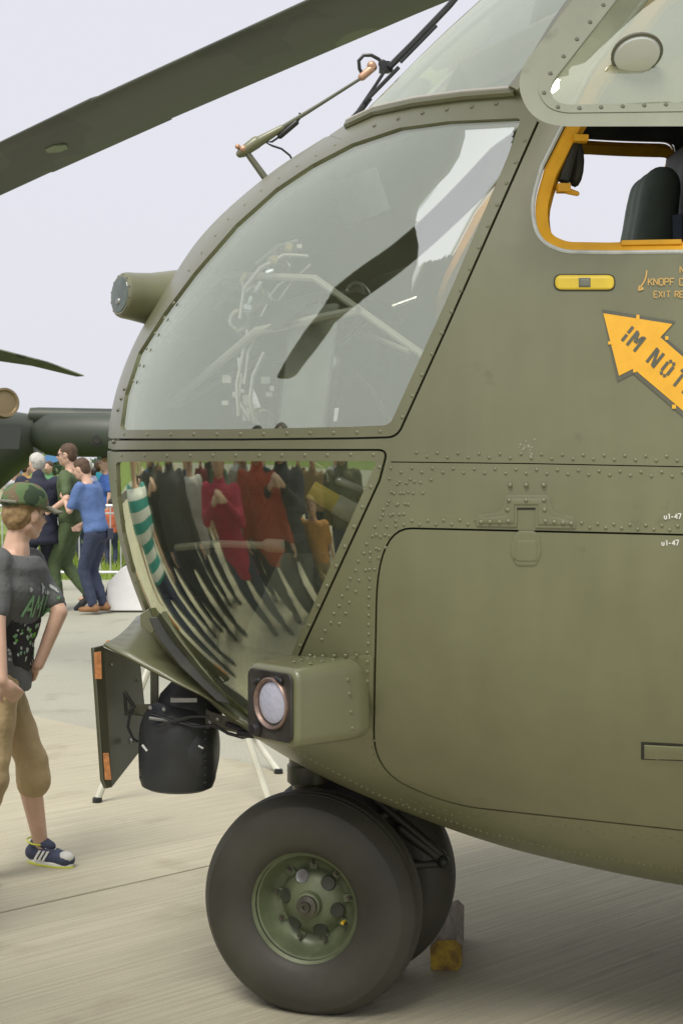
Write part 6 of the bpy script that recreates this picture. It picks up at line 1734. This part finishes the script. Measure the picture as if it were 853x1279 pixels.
spect = [
 (MP(143, 1.55), 1.72, STR, 'short', DENIM, 'grey', 'woman in a white and teal striped shirt mirrored leftmost in the chin window', 'long'),
 (MP(157, 1.95), 1.78, cloth('jacket_black', (.02, .02, .022)), 'long', DENIM, 'black', 'man in a black jacket mirrored right beside the striped shirt', 'short'),
 (MP(168, 1.7), 1.80, cloth('jacket_charcoal', (.05, .05, .055)), 'long', MATS['trousers_navy'], 'brown', 'person in a charcoal jacket mirrored in the upper left of the chin window', 'short'),
 (MP(179, 2.3), 1.72, cloth('shirt_white', (.62, .62, .60)), 'short', DENIM, 'fair', 'person in a white shirt mirrored between the charcoal and the crimson jackets', 'short'),
 (MP(-167, 1.55), 1.70, cloth('coat_crimson', (.42, .02, .07)), 'long', DENIM, 'brown', 'woman in a long crimson jacket mirrored in the middle of the chin window', 'long'),
 (MP(-158, 2.3), 1.78, cloth('jumper_grey', (.30, .29, .24)), 'long', DENIM, 'grey', 'man in a grey jumper mirrored between the crimson and the red jackets', 'short'),
 (MP(-152, 1.8), 1.80, cloth('jacket_rust', (.40, .06, .03)), 'long', MATS['trousers_navy'], 'black', 'man in a rust red jacket mirrored right of the crimson one', 'short'),
 (MP(-144, 1.95), 1.82, cloth('jacket_slate', (.03, .035, .05)), 'long', MATS['trousers_navy'], 'brown', 'man in a dark slate jacket mirrored right of the rust red one', 'short'),
 (MP(-136, 2.1), 1.32, cloth('top_orange', (.62, .30, .08)), 'short', KHAKI, 'fair', 'child in an orange top mirrored near the right edge of the chin window', 'short'),
 (MP(-129, 2.9), 1.80, cloth('jacket_olive', (.12, .12, .06)), 'long', DENIM, 'fair', 'person in an olive jacket mirrored at the far right of the crowd', 'long')]
bk = [('black', (.02, .02, .02)), ('blue', (.05, .10, .26)), ('brown', (.14, .08, .04)), ('sand', (.5, .45, .33)), ('navy', (.02, .03, .06)), ('wine', (.16, .02, .03)), ('green', (.06, .10, .05)), ('pale', (.55, .55, .55)), ('grey', (.14, .14, .15)), ('teal', (.03, .15, .15)), ('tan', (.3, .2, .1)), ('dark', (.04, .035, .03))]
for i, (nm_, c_) in enumerate(bk):
    spect.append((MP(148 + i * 7.3, 4.1 + .5 * (i % 3)), 1.66 + .04 * (i % 4), cloth('back_row_' + nm_, c_), 'long' if i % 3 else 'short', (DENIM, MATS['trousers_navy'], KHAKI)[i % 3], ('brown', 'black', 'fair', 'grey')[i % 4], 'person in a %s top, %s from left in the second mirrored row' % (nm_ if nm_ not in ('dark', 'pale') else {'dark': 'very dark', 'pale': 'pale grey'}[nm_], ('first', 'second', 'third', 'fourth', 'fifth', 'sixth', 'seventh', 'eighth', 'ninth', 'tenth', 'eleventh', 'twelfth')[i]), 'short'))
for i in range(9):
    nm_, c_ = bk[(i * 5 + 3) % 12]; spect.append((MP(151 + i * 9.3, 6.6 + .6 * (i % 2)), 1.68 + .03 * (i % 5), cloth('back_row_' + nm_, c_), 'long', (MATS['trousers_navy'], DENIM)[i % 2], ('black', 'brown', 'grey')[i % 3], 'figure in %s clothes, %s from left in the farthest mirrored row' % ({'dark': 'very dark', 'pale': 'pale grey'}.get(nm_, nm_), ('first', 'second', 'third', 'fourth', 'fifth', 'sixth', 'seventh', 'eighth', 'ninth')[i]), 'short'))
spect = [(q[0], math.degrees(math.atan2(3.88 - q[0][1], -.3 - q[0][0]))) + q[1:] for q in spect]
for i, ((x, y), rz, H_, tp, slv, btm, hc, lb3, hk) in enumerate(spect):
    person(lb3, (x, y, 0), rz, H=H_, top=tp, sleeve=slv, bottom=btm, shoes=BLK, hair=HAIR[hc], hairkind=hk, group='spectators mirrored in the chin window', coarse=i > 9, top_len=(.25 if 'crimson' in lb3 else .03),
           hands=(((.28, .10, 1.35), (.30, -.05, 1.38)) if i % 3 == 1 else None))
